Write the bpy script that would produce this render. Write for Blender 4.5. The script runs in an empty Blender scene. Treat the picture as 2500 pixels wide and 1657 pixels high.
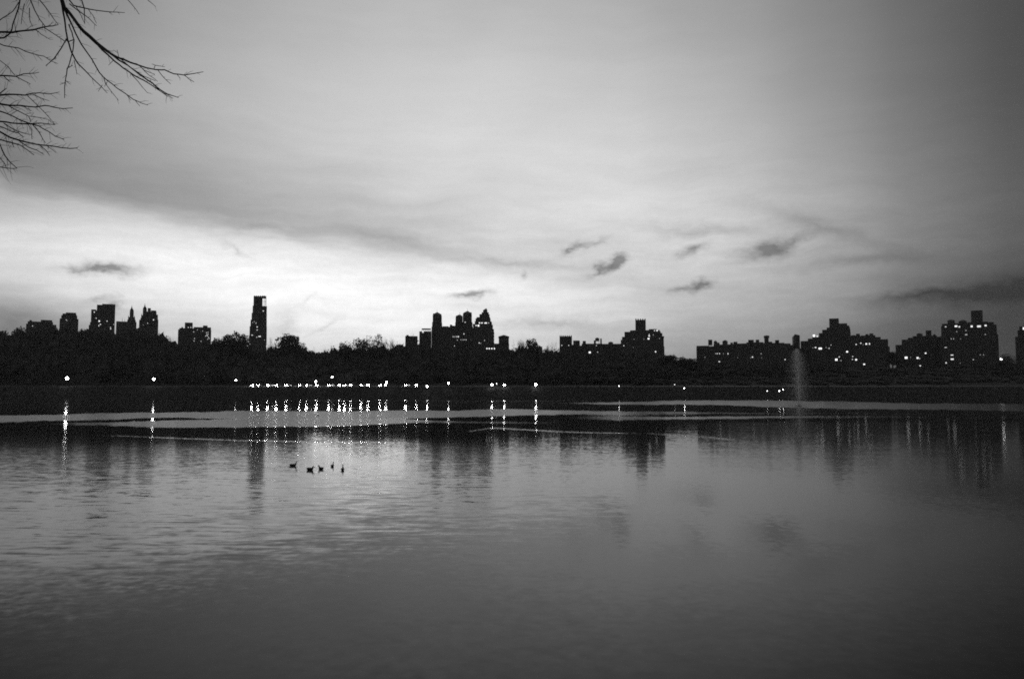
import bpy, bmesh, math, random
import numpy as np
from mathutils import Vector, Matrix

# ------------------------------------------------------------------ camera
F = 1944.0                      # focal length in photo pixels (28 mm lens on 36 mm film, 2500 px wide)
CX, CY, HZ = 1250.0, 828.5, 955.0
PITCH = math.atan((HZ - CY) / F)
H = 5.0                         # eye above the water
sc = bpy.context.scene
cam_d = bpy.data.cameras.new("camera"); cam_d.lens = 28.0; cam_d.sensor_width = 36.0
cam_d.clip_start = 0.1; cam_d.clip_end = 20000
cam = bpy.data.objects.new("camera", cam_d); sc.collection.objects.link(cam)
cam.location = (0, 0, H); cam.rotation_euler = (math.pi / 2 + PITCH, 0, 0)
sc.camera = cam
sc.view_settings.view_transform = 'Standard'; sc.view_settings.look = 'None'
sc.view_settings.exposure = 0.0; sc.view_settings.gamma = 1.0
try:
    sc.cycles.use_denoising = False
    sc.cycles.sample_clamp_indirect = 25
    sc.cycles.max_bounces = 5; sc.cycles.filter_width = 1.75
    sc.cycles.caustics_reflective = True
except Exception: pass
cp, sp = math.cos(PITCH), math.sin(PITCH)
def ray(px, py):
    r = (px - CX) / F; u = (CY - py) / F
    return (r, cp - u * sp, sp + u * cp)
def at(px, py, Y):
    x, y, z = ray(px, py); s = Y / y
    return Vector((x * s, Y, H + z * s))
def azel(px, py):
    x, y, z = ray(px, py)
    return math.degrees(math.atan2(x, y)), math.degrees(math.atan2(z, math.hypot(x, y)))

# ------------------------------------------------------------------ world (dusk sky)
SRGB = lambda g: ((g / 255.0 + 0.055) / 1.055) ** 2.4 if g > 10 else g / 255 / 12.92
w = bpy.data.worlds.new("World"); sc.world = w; w.use_nodes = True; w.cycles.sampling_method = 'NONE'
nt = w.node_tree; nt.nodes.clear()
def N(t, **k):
    n = nt.nodes.new(t)
    for a, b in k.items(): setattr(n, a, b)
    return n
def L(a, b): nt.links.new(a, b)
def setin(n, i, v):
    if hasattr(v, 'links') or hasattr(v, 'is_linked'): L(v, n.inputs[i])
    else: n.inputs[i].default_value = v
def M(op, a, b=0.0, c=None, clamp=False):
    n = N('ShaderNodeMath', operation=op); n.use_clamp = clamp
    setin(n, 0, a); setin(n, 1, b)
    if c is not None: setin(n, 2, c)
    return n.outputs[0]
tc = N('ShaderNodeTexCoord')
sep = N('ShaderNodeSeparateXYZ'); L(tc.outputs['Generated'], sep.inputs[0])
az = M('MULTIPLY', M('ARCTAN2', sep.outputs[0], sep.outputs[1]), 57.29578)
el = M('MULTIPLY', M('ARCSINE', M('MAXIMUM', sep.outputs[2], 0.0)), 57.29578)
comb = N('ShaderNodeCombineXYZ'); L(az, comb.inputs[0]); L(el, comb.inputs[1]); AE = comb.outputs[0]

TX = [0, 250, 500, 750, 1000, 1250, 1500, 1750, 2000, 2250, 2500]
TY = [0, 200, 400, 500, 600, 700, 760, 820, 955]
TG = [[104,138,157,170,181,184,174,150,120,92,66],
      [124,154,177,191,199,203,197,174,139,103,71],
      [142,168,190,203,211,215,213,193,160,118,84],
      [190,190,202,212,218,222,219,203,172,124,84],
      [222,233,238,235,228,225,220,203,174,118,78],
      [200,234,251,256,252,238,215,191,154,104,62],
      [160,206,240,256,254,237,208,182,146,91,58],
      [118,160,206,232,243,220,187,160,130,78,54],
      [95,135,175,197,206,186,160,136,112,72,53]]
TL = np.array([[SRGB(g) for g in r] for r in TG])
def table(px, py):
    px = min(max(px, 0), 2500); py = min(max(py, 0), 955)
    i = min(int(np.searchsorted(TX, px, 'right')) - 1, len(TX) - 2); j = min(int(np.searchsorted(TY, py, 'right')) - 1, len(TY) - 2)
    a = (px - TX[i]) / (TX[i + 1] - TX[i]); b = (py - TY[j]) / (TY[j + 1] - TY[j])
    a = a*a*(3-2*a) * .35 + a * .65; b = b*b*(3-2*b) * .35 + b * .65
    return (TL[j, i] * (1 - a) + TL[j, i + 1] * a) * (1 - b) + (TL[j + 1, i] * (1 - a) + TL[j + 1, i + 1] * a) * b
AZ = [-90, -60, -42, -34] + list(np.linspace(-32, 32, 23)) + [34, 42, 60, 90]
EL = list(np.linspace(0, 14, 15)) + [16, 18, 20, 22, 24, 27, 31, 38, 50, 70, 90]
BACK = 0.17
G = np.zeros((len(EL), len(AZ)))
for j, e in enumerate(EL):
    for i, a in enumerate(AZ):
        ar, er = math.radians(max(min(a, 36), -36)), math.radians(e)
        x, y, z = math.cos(er) * math.sin(ar), math.cos(er) * math.cos(ar), math.sin(er)
        dc = y * cp + z * sp; uc = z * cp - y * sp
        v = table(CX + F * x / dc, CY - F * uc / dc) if dc > .1 else table(CX, 0)
        t = min(max((abs(a) - 34) / 40, 0), 1); v = v * (1 - t) + BACK * t
        t = min(max((e - 27) / 35, 0), 1); v = v * (1 - t) + 0.24 * t
        G[j, i] = v
U, S, V = np.linalg.svd(G, full_matrices=False)
def curve(src, pos, vals, lo, hi):
    mr = N('ShaderNodeMapRange'); L(src, mr.inputs[0]); mr.inputs[1].default_value = lo; mr.inputs[2].default_value = hi
    cr = N('ShaderNodeValToRGB'); L(mr.outputs[0], cr.inputs[0]); r = cr.color_ramp; r.interpolation = 'LINEAR'
    mn, mx = float(vals.min()), float(vals.max())
    e = r.elements
    P = [(p - lo) / (hi - lo) for p in pos]
    e[0].position = P[0]; e[-1].position = P[-1]
    for p in P[1:-1]: e.new(p)
    for k, p in enumerate(P):
        c = (vals[k] - mn) / (mx - mn); e[k].color = (c, c, c, 1)
    return M('MULTIPLY_ADD', cr.outputs[0], mx - mn, mn)
base = None
for k in range(4):
    ea = curve(az, AZ, V[k] * math.sqrt(S[k]), -90, 90)
    ee = curve(el, EL, U[:, k] * math.sqrt(S[k]), 0, 90)
    t = M('MULTIPLY', ea, ee)
    base = t if base is None else M('ADD', base, t)
base = M('MAXIMUM', base, 0.02)

def wnoise(scale, rot, detail, sx=1, sy=1, src=AE, dist=0.0, off=0.0, rough=.55):
    mp = N('ShaderNodeMapping'); L(src, mp.inputs[0]); mp.inputs['Rotation'].default_value = (0, 0, math.radians(rot))
    mp.inputs['Scale'].default_value = (sx, sy, 1); mp.inputs['Location'].default_value = (off, off * .7, off)
    n = N('ShaderNodeTexNoise'); L(mp.outputs[0], n.inputs['Vector']); n.inputs['Scale'].default_value = scale
    n.inputs['Detail'].default_value = detail; n.inputs['Distortion'].default_value = dist; n.inputs['Roughness'].default_value = rough
    return n
def addv(v, n, amp):
    s = N('ShaderNodeVectorMath', operation='SUBTRACT'); L(n.outputs['Color'], s.inputs[0]); s.inputs[1].default_value = (.5, .5, .5)
    m = N('ShaderNodeVectorMath', operation='MULTIPLY'); L(s.outputs[0], m.inputs[0]); m.inputs[1].default_value = (amp[0], amp[1], 0)
    a = N('ShaderNodeVectorMath', operation='ADD'); L(v, a.inputs[0]); L(m.outputs[0], a.inputs[1]); return a.outputs[0]
W1 = addv(AE, wnoise(.16, 0, 2), (3.0, 2.0))
W2 = addv(W1, wnoise(1.5, 12, 5, .6, 1.0, rough=.62), (2.0, 1.1))
def blob(px, py, rx, ry, rot=0, src=None):
    a, e = azel(px, py); k = 57.3 / F
    mp = N('ShaderNodeMapping', vector_type='TEXTURE'); L(src or W2, mp.inputs[0])
    mp.inputs['Location'].default_value = (a, e, 0); mp.inputs['Rotation'].default_value = (0, 0, math.radians(rot))
    mp.inputs['Scale'].default_value = (rx * k * 1.5, ry * k * 1.5, 1)
    g = N('ShaderNodeTexGradient', gradient_type='QUADRATIC_SPHERE'); L(mp.outputs[0], g.inputs[0])
    return g.outputs[1]
# the long dark cloud shelf whose lower edge runs down from the left over the glow
a0, e0 = azel(0, 455); a1, e1 = azel(1100, 665)
rot = math.degrees(math.atan2(e1 - e0, a1 - a0)); ln = math.hypot(a1 - a0, e1 - e0)
mp = N('ShaderNodeMapping', vector_type='TEXTURE'); L(addv(W1, wnoise(.5, -10, 4, .35, 1.4), (1.5, 2.0)), mp.inputs[0])
mp.inputs['Location'].default_value = (a0, e0, 0); mp.inputs['Rotation'].default_value = (0, 0, math.radians(rot))
mp.inputs['Scale'].default_value = (ln, 1, 1)
s2 = N('ShaderNodeSeparateXYZ'); L(mp.outputs[0], s2.inputs[0])
shelf_v = curve(s2.outputs[1], [-3, -.6, .0, .7, 1.3, 3.0, 5.2, 8], np.array([0, 0, .15, .75, 1, .78, .38, 0.]), -3, 8)
shelf_u = curve(s2.outputs[0], [-1, -.1, .4, .8, 1.1, 1.5, 2], np.array([.7, .85, 1, .75, .5, .12, 0.]), -1, 2)
lum = M('MULTIPLY', base, M('SUBTRACT', 1.0, M('MULTIPLY', M('MULTIPLY', shelf_v, shelf_u), .46)))
clouds = [  # px, py, rx, ry, rot, strength
 (264, 657, 62, 16, -3, .9), (200, 654, 80, 8, 3, .3), (1488, 644, 42, 19, 30, 1.3), (1450, 662, 40, 11, 22, .5), (1392, 604, 36, 13, 28, .55), (1440, 588, 40, 8, 18, .3),
 (1868, 612, 70, 27, 8, .95), (1940, 590, 60, 12, 15, .35), (1705, 612, 45, 16, 12, .6), (1712, 694, 38, 15, 12, .75), (1662, 702, 40, 12, 8, .5),
 (1150, 726, 55, 12, 3, .7), (2440, 712, 260, 30, 4, 1.0), (2250, 728, 120, 12, 2, .5), (690, 785, 50, 34, 60, .2), (790, 795, 60, 8, 32, .16), (745, 735, 50, 6, 28, .12),
 (290, 742, 22, 16, 20, .55), (250, 728, 40, 10, 10, .35), (590, 608, 50, 9, -30, .25), (1250, 640, 260, 14, -3, .22), (1290, 668, 16, 9, 40, .35),
 (1700, 560, 240, 22, -8, .25), (2000, 560, 260, 26, -20, .25), (60, 770, 190, 45, -6, .35), (1330, 790, 200, 16, -2, .25), (2100, 640, 200, 16, 5, .22), (950, 585, 230, 30, -12, .25), (650, 560, 160, 20, -4, .2)]
for (x, y, rx, ry, ro, st) in clouds:
    lum = M('MULTIPLY', lum, M('SUBTRACT', 1.0, M('MULTIPLY', M('MINIMUM', M('MULTIPLY', blob(x, y, rx, ry, ro), 1.15 * st), .62), 1.0)))
# thin cirrus streaks
st1 = wnoise(.55, 7, 5, .16, 1.0, src=W1, rough=.6); st2 = wnoise(.30, -16, 4, .3, 1.0, src=W1, off=31); st3 = wnoise(.09, 20, 2, 1, 1.6, src=AE, off=5)
def mod(l, n, amp):
    return M('MULTIPLY', l, M('MULTIPLY_ADD', M('SUBTRACT', n.outputs[0], .5), amp, 1.0))
fade = curve(el, [0, 9, 14, 20, 90], np.array([1, 1, .5, .22, .2]), 0, 90)
lum = mod(lum, st1, M('MULTIPLY', fade, .40)); lum = mod(lum, st2, M('MULTIPLY', fade, .36)); lum = mod(lum, st3, .16)
st4 = wnoise(1.5, 5, 5, .10, 1.0, src=W1, off=12, rough=.65); st5 = wnoise(1.2, -14, 4, .16, 1.0, src=W1, off=52, rough=.6); st6 = wnoise(2.6, 0, 3, .8, 1.0, src=W1, off=72, rough=.7)
lum = mod(lum, st4, M('MULTIPLY', fade, .26)); lum = mod(lum, st5, M('MULTIPLY', fade, .24)); lum = mod(lum, st6, M('MULTIPLY', fade, .14))
nish = N('ShaderNodeTexSky', sky_type='NISHITA'); nish.sun_disc = False
SUN_EL, SUN_AZ = math.radians(1.0), math.radians(-10)
nish.sun_elevation = SUN_EL; nish.sun_rotation = SUN_AZ; nish.altitude = 50
bw = N('ShaderNodeRGBToBW'); L(nish.outputs[0], bw.inputs[0])
lum = M('ADD', lum, M('MULTIPLY', M('MINIMUM', bw.outputs[0], 1.0), .02))
bg = N('ShaderNodeBackground'); L(lum, bg.inputs[0]); bg.inputs[1].default_value = 1.0
wo = N('ShaderNodeOutputWorld'); L(bg.outputs[0], wo.inputs[0])
# the sun has all but set behind the skyline: very weak and very soft
sd = bpy.data.lights.new("sun", 'SUN'); sd.energy = 0.02; sd.angle = math.radians(10); sd.color = (1, .99, .97)
so = bpy.data.objects.new("sun", sd); sc.collection.objects.link(so)
so.rotation_euler = Vector((math.sin(SUN_AZ) * math.cos(SUN_EL), math.cos(SUN_AZ) * math.cos(SUN_EL), math.sin(SUN_EL))).to_track_quat('Z', 'Y').to_euler()

# ------------------------------------------------------------------ materials
def mat(name, col, rough=.8, noise=.25, scale=3.0, emit=0.0):
    m = bpy.data.materials.new(name); m.use_nodes = True; t = m.node_tree; b = t.nodes['Principled BSDF']
    b.inputs['Roughness'].default_value = rough
    if 'Specular IOR Level' in b.inputs: b.inputs['Specular IOR Level'].default_value = .3
    n = t.nodes.new('ShaderNodeTexNoise'); n.inputs['Scale'].default_value = scale; n.inputs['Detail'].default_value = 4
    c = t.nodes.new('ShaderNodeTexCoord'); t.links.new(c.outputs['Object'], n.inputs['Vector'])
    r = t.nodes.new('ShaderNodeMapRange'); t.links.new(n.outputs[0], r.inputs[0])
    r.inputs[1].default_value = .3; r.inputs[2].default_value = .7
    r.inputs[3].default_value = col * (1 - noise); r.inputs[4].default_value = col * (1 + noise)
    t.links.new(r.outputs[0], b.inputs['Base Color'])
    if emit:
        b.inputs['Emission Color'].default_value = (1, 1, 1, 1); b.inputs['Emission Strength'].default_value = emit
    return m
def wall_mat(name, wallc, sw=3.0, sh=3.3, off=0.0):
    m = bpy.data.materials.new(name); m.use_nodes = True; t = m.node_tree; b = t.nodes['Principled BSDF']
    c = t.nodes.new('ShaderNodeTexCoord'); s = t.nodes.new('ShaderNodeSeparateXYZ'); t.links.new(c.outputs['Object'], s.inputs[0])
    a = t.nodes.new('ShaderNodeMath'); a.operation = 'ADD'; t.links.new(s.outputs[0], a.inputs[0]); t.links.new(s.outputs[1], a.inputs[1])
    cb = t.nodes.new('ShaderNodeCombineXYZ'); t.links.new(a.outputs[0], cb.inputs[0]); t.links.new(s.outputs[2], cb.inputs[1])
    br = t.nodes.new('ShaderNodeTexBrick'); br.offset = 0; br.inputs['Scale'].default_value = 1; br.inputs['Brick Width'].default_value = sw
    br.inputs['Row Height'].default_value = sh; br.inputs['Mortar Size'].default_value = .85; br.inputs['Mortar Smooth'].default_value = 0
    t.links.new(cb.outputs[0], br.inputs['Vector'])
    for i, v in (('Color1', .03), ('Color2', .05), ('Mortar', wallc)): br.inputs[i].default_value = (v, v, v, 1)
    n = t.nodes.new('ShaderNodeTexNoise'); n.inputs['Scale'].default_value = .15; t.links.new(c.outputs['Object'], n.inputs['Vector'])
    r = t.nodes.new('ShaderNodeMapRange'); r.inputs[3].default_value = .7; r.inputs[4].default_value = 1.3; t.links.new(n.outputs[0], r.inputs[0])
    mx = t.nodes.new('ShaderNodeVectorMath'); mx.operation = 'SCALE'; t.links.new(br.outputs[0], mx.inputs[0]); t.links.new(r.outputs[0], mx.inputs['Scale'])
    t.links.new(mx.outputs[0], b.inputs['Base Color']); b.inputs['Roughness'].default_value = .8
    if 'Specular IOR Level' in b.inputs: b.inputs['Specular IOR Level'].default_value = .2
    return m
m_brick = wall_mat("brick_facade", .042); m_stone = wall_mat("stone_facade", .05, 2.6, 3.6); m_conc = wall_mat("concrete_facade", .045, 3.6, 3.1)
m_roof = mat("roof_slate", .04, .7); m_metal = mat("dark_metal", .08, .5); m_tank = mat("tank_wood", .10)
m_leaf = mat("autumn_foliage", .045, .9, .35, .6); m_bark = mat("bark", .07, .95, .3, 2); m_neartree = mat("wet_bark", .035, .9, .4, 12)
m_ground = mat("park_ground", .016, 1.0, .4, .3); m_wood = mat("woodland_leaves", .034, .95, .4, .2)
m_asph = mat("asphalt", .05, .55, .2, 5)
m_duck = mat("dark_feathers", .02, .6, .3, 20); m_bill = mat("bill_horn", .06, .4)
m_car = mat("car_paint", .05, .3, .05); m_glass = mat("car_glass", .02, .1, .05); m_tyre = mat("tyre_rubber", .03, .9)
m_spray = mat("water_spray", .85, .4, .05)
m_stonework = mat("granite_nozzle_ring", .2)
EM = {}
def emat(s):
    if s not in EM:
        EM[s] = mat("lamp_glow_%g" % s, .8, .5, .05, 3, emit=s)
        if s < 2.2: EM[s].cycles.emission_sampling = 'NONE'
    return EM[s]

# ------------------------------------------------------------------ helpers
col = sc.collection
def new_obj(name, me, m=None, parent=None, loc=None):
    o = bpy.data.objects.new(name, me); col.objects.link(o)
    if m is not None and not me.materials: me.materials.append(m)
    if parent is not None: o.parent = parent
    if loc is not None: o.location = loc
    return o
def thing(name, label, cat, loc=(0, 0, 0), group=None, rz=0):
    o = bpy.data.objects.new(name, None); col.objects.link(o); o.location = loc; o.rotation_euler = (0, 0, rz)
    o.empty_display_size = .5
    return tag(o, label, cat, group)
def tag(o, label, cat=None, group=None, kind=None):
    o['label'] = label
    if cat: o['category'] = cat
    if group: o['group'] = group
    if kind: o['kind'] = kind
    return o
class MB:
    def __init__(s): s.v = []; s.f = []
    def add(s, vs, fs):
        o = len(s.v); s.v += [tuple(p) for p in vs]; s.f += [tuple(i + o for i in f) for f in fs]
    def box(s, x0, x1, y0, y1, z0, z1, taper=0):
        cx, cy = (x0 + x1) / 2, (y0 + y1) / 2; k = 1 - taper
        t = [(cx + (x - cx) * k, cy + (y - cy) * k, z1) for x, y in ((x0, y0), (x1, y0), (x1, y1), (x0, y1))]
        s.add([(x0, y0, z0), (x1, y0, z0), (x1, y1, z0), (x0, y1, z0)] + t, [(0, 3, 2, 1), (4, 5, 6, 7), (0, 1, 5, 4), (1, 2, 6, 5), (2, 3, 7, 6), (3, 0, 4, 7)])
    def pyramid(s, x0, x1, y0, y1, z0, z1, ax=None):
        cx = (x0 + x1) / 2 if ax is None else ax; cy = (y0 + y1) / 2
        s.add([(x0, y0, z0), (x1, y0, z0), (x1, y1, z0), (x0, y1, z0), (cx, cy, z1)], [(0, 3, 2, 1), (0, 1, 4), (1, 2, 4), (2, 3, 4), (3, 0, 4)])
    def gable(s, x0, x1, y0, y1, z0, z1):     # ridge runs along y, gable faces the viewer
        cx = (x0 + x1) / 2
        s.add([(x0, y0, z0), (x1, y0, z0), (x1, y1, z0), (x0, y1, z0), (cx, y0, z1), (cx, y1, z1)], [(0, 3, 2, 1), (0, 1, 4), (2, 3, 5), (1, 2, 5, 4), (3, 0, 4, 5)])
    def lathe(s, cx, cy, prof, n=12):
        vs = []; fs = []
        for r, z in prof:
            for k in range(n):
                a = 2 * math.pi * k / n; vs.append((cx + r * math.cos(a), cy + r * math.sin(a), z))
        for j in range(len(prof) - 1):
            for k in range(n):
                k2 = (k + 1) % n; fs.append((j * n + k, j * n + k2, (j + 1) * n + k2, (j + 1) * n + k))
        fs.append(tuple(range(n))[::-1]); fs.append(tuple((len(prof) - 1) * n + k for k in range(n)))
        s.add(vs, fs)
    def tube(s, pts, rad, n=5):
        pts = [Vector(p) for p in pts]; vs = []; fs = []
        for i, p in enumerate(pts):
            d = (pts[min(i + 1, len(pts) - 1)] - pts[max(i - 1, 0)])
            if d.length < 1e-9: d = Vector((0, 0, 1))
            d.normalize(); a = d.orthogonal().normalized()
            ref = Vector((0.31, .9, .3)); a = d.cross(ref)
            a = a.normalized() if a.length > 1e-3 else d.orthogonal().normalized()
            b = d.cross(a)
            for k in range(n):
                t = 2 * math.pi * k / n; vs.append(p + (a * math.cos(t) + b * math.sin(t)) * rad[i])
        for i in range(len(pts) - 1):
            for k in range(n):
                k2 = (k + 1) % n; fs.append((i * n + k, i * n + k2, (i + 1) * n + k2, (i + 1) * n + k))
        fs.append(tuple(range(n))[::-1]); fs.append(tuple((len(pts) - 1) * n + k for k in range(n)))
        s.add(vs, fs)
    def mesh(s, name, smooth=False):
        me = bpy.data.meshes.new(name); me.from_pydata(s.v, [], s.f); me.update()
        if smooth: me.polygons.foreach_set('use_smooth', [True] * len(me.polygons))
        return me
    def build(s, name, m, parent=None, smooth=False): return new_obj(name, s.mesh(name, smooth), m, parent)
def np_mesh(name, v, f):
    me = bpy.data.meshes.new(name); v = np.asarray(v, np.float32); f = np.asarray(f, np.int32); k = f.shape[1]
    me.vertices.add(len(v)); me.vertices.foreach_set('co', v.ravel())
    me.loops.add(f.size); me.loops.foreach_set('vertex_index', f.ravel())
    me.polygons.add(len(f)); me.polygons.foreach_set('loop_start', np.arange(0, f.size, k, dtype=np.int32))
    me.update(calc_edges=True); me.validate(); return me

# ------------------------------------------------------------------ terrain and water
def smooth(a, b, x):
    t = np.clip((x - a) / (b - a), 0, 1); return t * t * (3 - 2 * t)
def shore(x): return 570 + 5 * np.sin(x / 90.0) + 3 * np.sin(x / 37.0 + 1)
def ground(x, y):
    x = np.asarray(x, float); y = np.asarray(y, float)
    df = y - shore(x); dn = 8.0 + .3 * np.sin(x / 6.0) - y; ds = np.abs(x) - 800
    far = np.interp(df, [-30, -4, 0, 25, 45, 170, 400], [-4, -2, .02, 8.5, 9.2, 24, 24])
    near = np.interp(dn, [-20, -3, 0, 4.5, 30], [-4, -1.5, .02, 3.4, 3.5])
    side = np.interp(ds, [-30, 0, 25, 60, 200], [-4, .02, 6, 9, 20])
    return np.maximum(np.maximum(far, near), side)
def gz(x, y): return float(ground(x, y))
def grid(xs, ys, zf):
    X, Yg = np.meshgrid(xs, ys); Z = zf(X, Yg); v = np.stack([X, Yg, Z], -1).reshape(-1, 3)
    nx, ny = len(xs), len(ys); i = np.arange(nx - 1)[None, :] + nx * np.arange(ny - 1)[:, None]; i = i.ravel()
    return v, np.stack([i, i + 1, i + 1 + nx, i + nx], -1)
rng = np.random.default_rng(7); random.seed(7)
gx = np.concatenate([[-2300, -1900, -1600], np.arange(-1300, -60, 22), np.arange(-60, 60, 1.5), np.arange(60, 1301, 22), [1600, 1900, 2300]])
gy = np.concatenate([[-400, -250, -150, -60], np.arange(-30, 20, .8), [22, 26, 32, 60, 200, 400, 520, 545], np.arange(555, 622, 1.6), np.arange(625, 760, 7), [770, 800, 900, 1200, 1600, 2200]])
def gfun(x, y):
    z = ground(x, y); bump = .12 * np.sin(x * 1.3 + y) * np.sin(y * .9 - x * .4) + .25 * np.sin(x * .21) * np.sin(y * .3 + 2)
    return z + bump * np.clip(z, 0, 1) * (1 - smooth(590, 594, y) * (1 - smooth(616, 622, y)))
v, f = grid(gx, gy, gfun)
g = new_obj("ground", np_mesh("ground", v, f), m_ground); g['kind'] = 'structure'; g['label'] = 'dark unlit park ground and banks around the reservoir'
# park drive on the far bank
rx = np.arange(-900, 901, 12.0); ry = np.array([0, 4, 8, 12, 16.])
X, Yo = np.meshgrid(rx, ry); Yr = shore(X) + 27 + Yo
v, f = grid(rx, ry, lambda a, b: a * 0); v = np.stack([X, Yr, ground(X, Yr) + .05], -1).reshape(-1, 3)
r = new_obj("road", np_mesh("road", v, f), m_asph); r['kind'] = 'structure'; r['label'] = 'asphalt park drive along the top of the far bank'

# water
def interp_band(px, pts):
    a = np.array(pts, float); return [np.interp(px, a[:, 0], a[:, k]) for k in range(1, a.shape[1])]
def vnoise(x, y, s):
    r = np.random.default_rng(s); out = 0
    for k in range(6):
        a, b, c, d = r.uniform(.5, 2.0), r.uniform(.5, 2.0), r.uniform(0, 6.3), r.choice([-1, 1])
        out = out + np.sin(x * a + d * y * b + c + 1.3 * np.sin(y * .7 * a + c))
    return out / 6
def wind(px, py):
    jx = 1.6 * vnoise(px / 90, py / 8, 3) + 1.2 * vnoise(px / 30, py / 5, 5) + 1.1 * vnoise(px / 9, py / 2.5, 15)
    y = py + jx; out = np.zeros_like(px)
    def band(pts, soft=2.0):
        nonlocal out
        t, b, a = interp_band(px, pts)
        v = smooth(t - soft * .6, t + soft * .6, y) * (1 - smooth(b - soft, b + soft, y)) * a
        out = np.maximum(out, v)
    band([(-900,1024,1042,.4),(-400,1018,1036,.5),(0,1013,1031,.55),(250,1009,1024,.75),(420,1006,1019,.9),(600,1004,1023,1),(900,1003,1023,1),(1100,1001,1018,1),(1200,998,1016,1),(1350,1001,1013,.6),(1500,1003,1009,.25),(1700,1004,1008,0)])
    band([(100,1034,1037,0),(200,1032,1038,.35),(300,1030,1040,.6),(420,1026,1043,.85),(600,1022,1042,1),(800,1019,1039,1),(950,1020,1035,.85),(1050,1027,1032,.5),(1250,1029,1033,.25),(1400,1029,1033,0)])
    band([(1300,983,984,0),(1400,983,986,.35),(1480,981,986,.7),(1700,977,988,.9),(1850,977,992,.9),(2050,979,997,.8),(2250,984,1000,.7),(2500,986,1004,.5),(3300,990,1010,.4)], 1.5)
    band([(1320,1004,1008,0),(1400,1004,1010,.35),(1500,1003,1014,.55),(1620,1005,1012,.35),(1800,1006,1010,.3),(2200,1008,1012,.1),(2400,1010,1012,0)], 2.5)
    band([(1380,1016,1022,0),(1500,1014,1026,.4),(1650,1017,1022,.6),(1850,1015,1021,.55),(2050,1015,1020,.35),(2300,1016,1020,.1)], 2.5)
    band([(600,977,978,0),(800,976.5,979,.3),(1000,976.5,979,.2),(1300,977,980,.3),(1500,977,980,0)], 1)
    return out
def wakes(px, py):
    out = np.zeros_like(px)
    for pts in ([(200,1062,0),(300,1064,.35),(420,1069,.5),(600,1075,.5),(760,1078,.9),(900,1080,.5),(1020,1081,0)],
                [(1140,1053,0),(1150,1052,.5),(1200,1044,.9),(1290,1049,.9),(1360,1053,.8),(1450,1056,.35),(1600,1058,.2),(1750,1064,0)],
                [(1560,1058,0),(1650,1062,.35),(1740,1068,.7),(1788,1073,.8),(1790,1073,0)],
                [(800,998,0),(850,996,.5),(900,996,.3),(960,998,0)]):
        y, a = interp_band(px, pts)
        inside = (px > pts[0][0]) & (px < pts[-1][0])
        out = np.maximum(out, np.exp(-((py - y) / 1.1) ** 2) * a * inside)
    return out
pyr = np.concatenate([np.arange(969.0, 1100, .8), np.arange(1100, 1300, 2.5), np.arange(1300, 1760, 8), [1800, 1900, 2100, 2400]])[::-1]
# depth of the water under each photo row
k = np.array([ray(CX, p) for p in pyr]); Yrow = k[:, 1] * H / -k[:, 2]
pxc = np.concatenate([np.arange(-5000, -500, 300), np.arange(-500, 3001, 9.0), np.arange(3200, 7600, 300)])
X = (pxc[None, :] - CX) / F * (Yrow * cp - (-1) * 0)[:, None]
k2 = np.array([ray(CX, p) for p in pyr])
scale = (Yrow / k2[:, 1])[:, None]; X = (pxc[None, :] - CX) / F * scale
Yw = np.repeat(Yrow[:, None], len(pxc), 1)
vv, ff = grid(pxc, pyr, lambda a, b: a * 0)
P, Q = np.meshgrid(pxc, pyr)
me = np_mesh("water", np.stack([X, Yw, X * 0], -1).reshape(-1, 3), ff)
def attr(name, arr):
    a = me.attributes.new(name, 'FLOAT', 'POINT'); a.data.foreach_set('value', np.ascontiguousarray(arr, np.float32).ravel())
attr("ripple", np.maximum(wind(P, Q), 0)); attr("wake", wakes(P, Q))
swell = smooth(1085, 1250, Q) * (1 - smooth(1330, 1460, Q + .06 * P)) * (1 - smooth(900, 1750, P)) + .25 * smooth(1060, 1120, Q) * (1 - smooth(1300, 1500, Q)) * (1 - smooth(1300, 1700, P))
attr("swell", swell * (1 + .5 * vnoise(P / 160, Q / 30, 9)))
fine = .65 + .35 * smooth(1040, 1100, Q) * (1 - smooth(1400, 1600, P)); fine = fine * (1 + .6 * vnoise(P / 200, Q / 18, 21) * (1 - smooth(1300, 1500, P)))
attr("fine", fine); attr("open_water", smooth(1050, 1120, Q + 10 * vnoise(P / 150, Q / 12, 33)) * (1 - .5 * smooth(1250, 1600, P)) + .55 * smooth(1650, 1850, P) * smooth(1024, 1034, Q) * (1 - smooth(1110, 1180, Q)))
mw = bpy.data.materials.new("reservoir_water"); mw.use_nodes = True; nt = mw.node_tree; b = nt.nodes['Principled BSDF']
b.inputs['Base Color'].default_value = (.004, .004, .004, 1); b.inputs['IOR'].default_value = 1.15
geo = N('ShaderNodeNewGeometry')
def slope(scale, sx, sy, rot, detail, rough=.5):
    mp = N('ShaderNodeMapping'); L(geo.outputs['Position'], mp.inputs[0]); mp.inputs['Rotation'].default_value = (0, 0, math.radians(rot)); mp.inputs['Scale'].default_value = (sx, sy, 1)
    n = N('ShaderNodeTexNoise'); L(mp.outputs[0], n.inputs['Vector']); n.inputs['Scale'].default_value = scale; n.inputs['Detail'].default_value = detail; n.inputs['Roughness'].default_value = rough
    s = N('ShaderNodeVectorMath', operation='SUBTRACT'); L(n.outputs['Color'], s.inputs[0]); s.inputs[1].default_value = (.5, .5, .5); return s.outputs[0]
def scaled(v, k):
    s = N('ShaderNodeVectorMath', operation='SCALE'); L(v, s.inputs[0]); setin(s, 3, k); return s.outputs[0]
def att(name): a = N('ShaderNodeAttribute'); a.attribute_name = name; return a.outputs['Fac']
def vadd(a, b_): s = N('ShaderNodeVectorMath', operation='ADD'); L(a, s.inputs[0]); L(b_, s.inputs[1]); return s.outputs[0]
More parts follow.
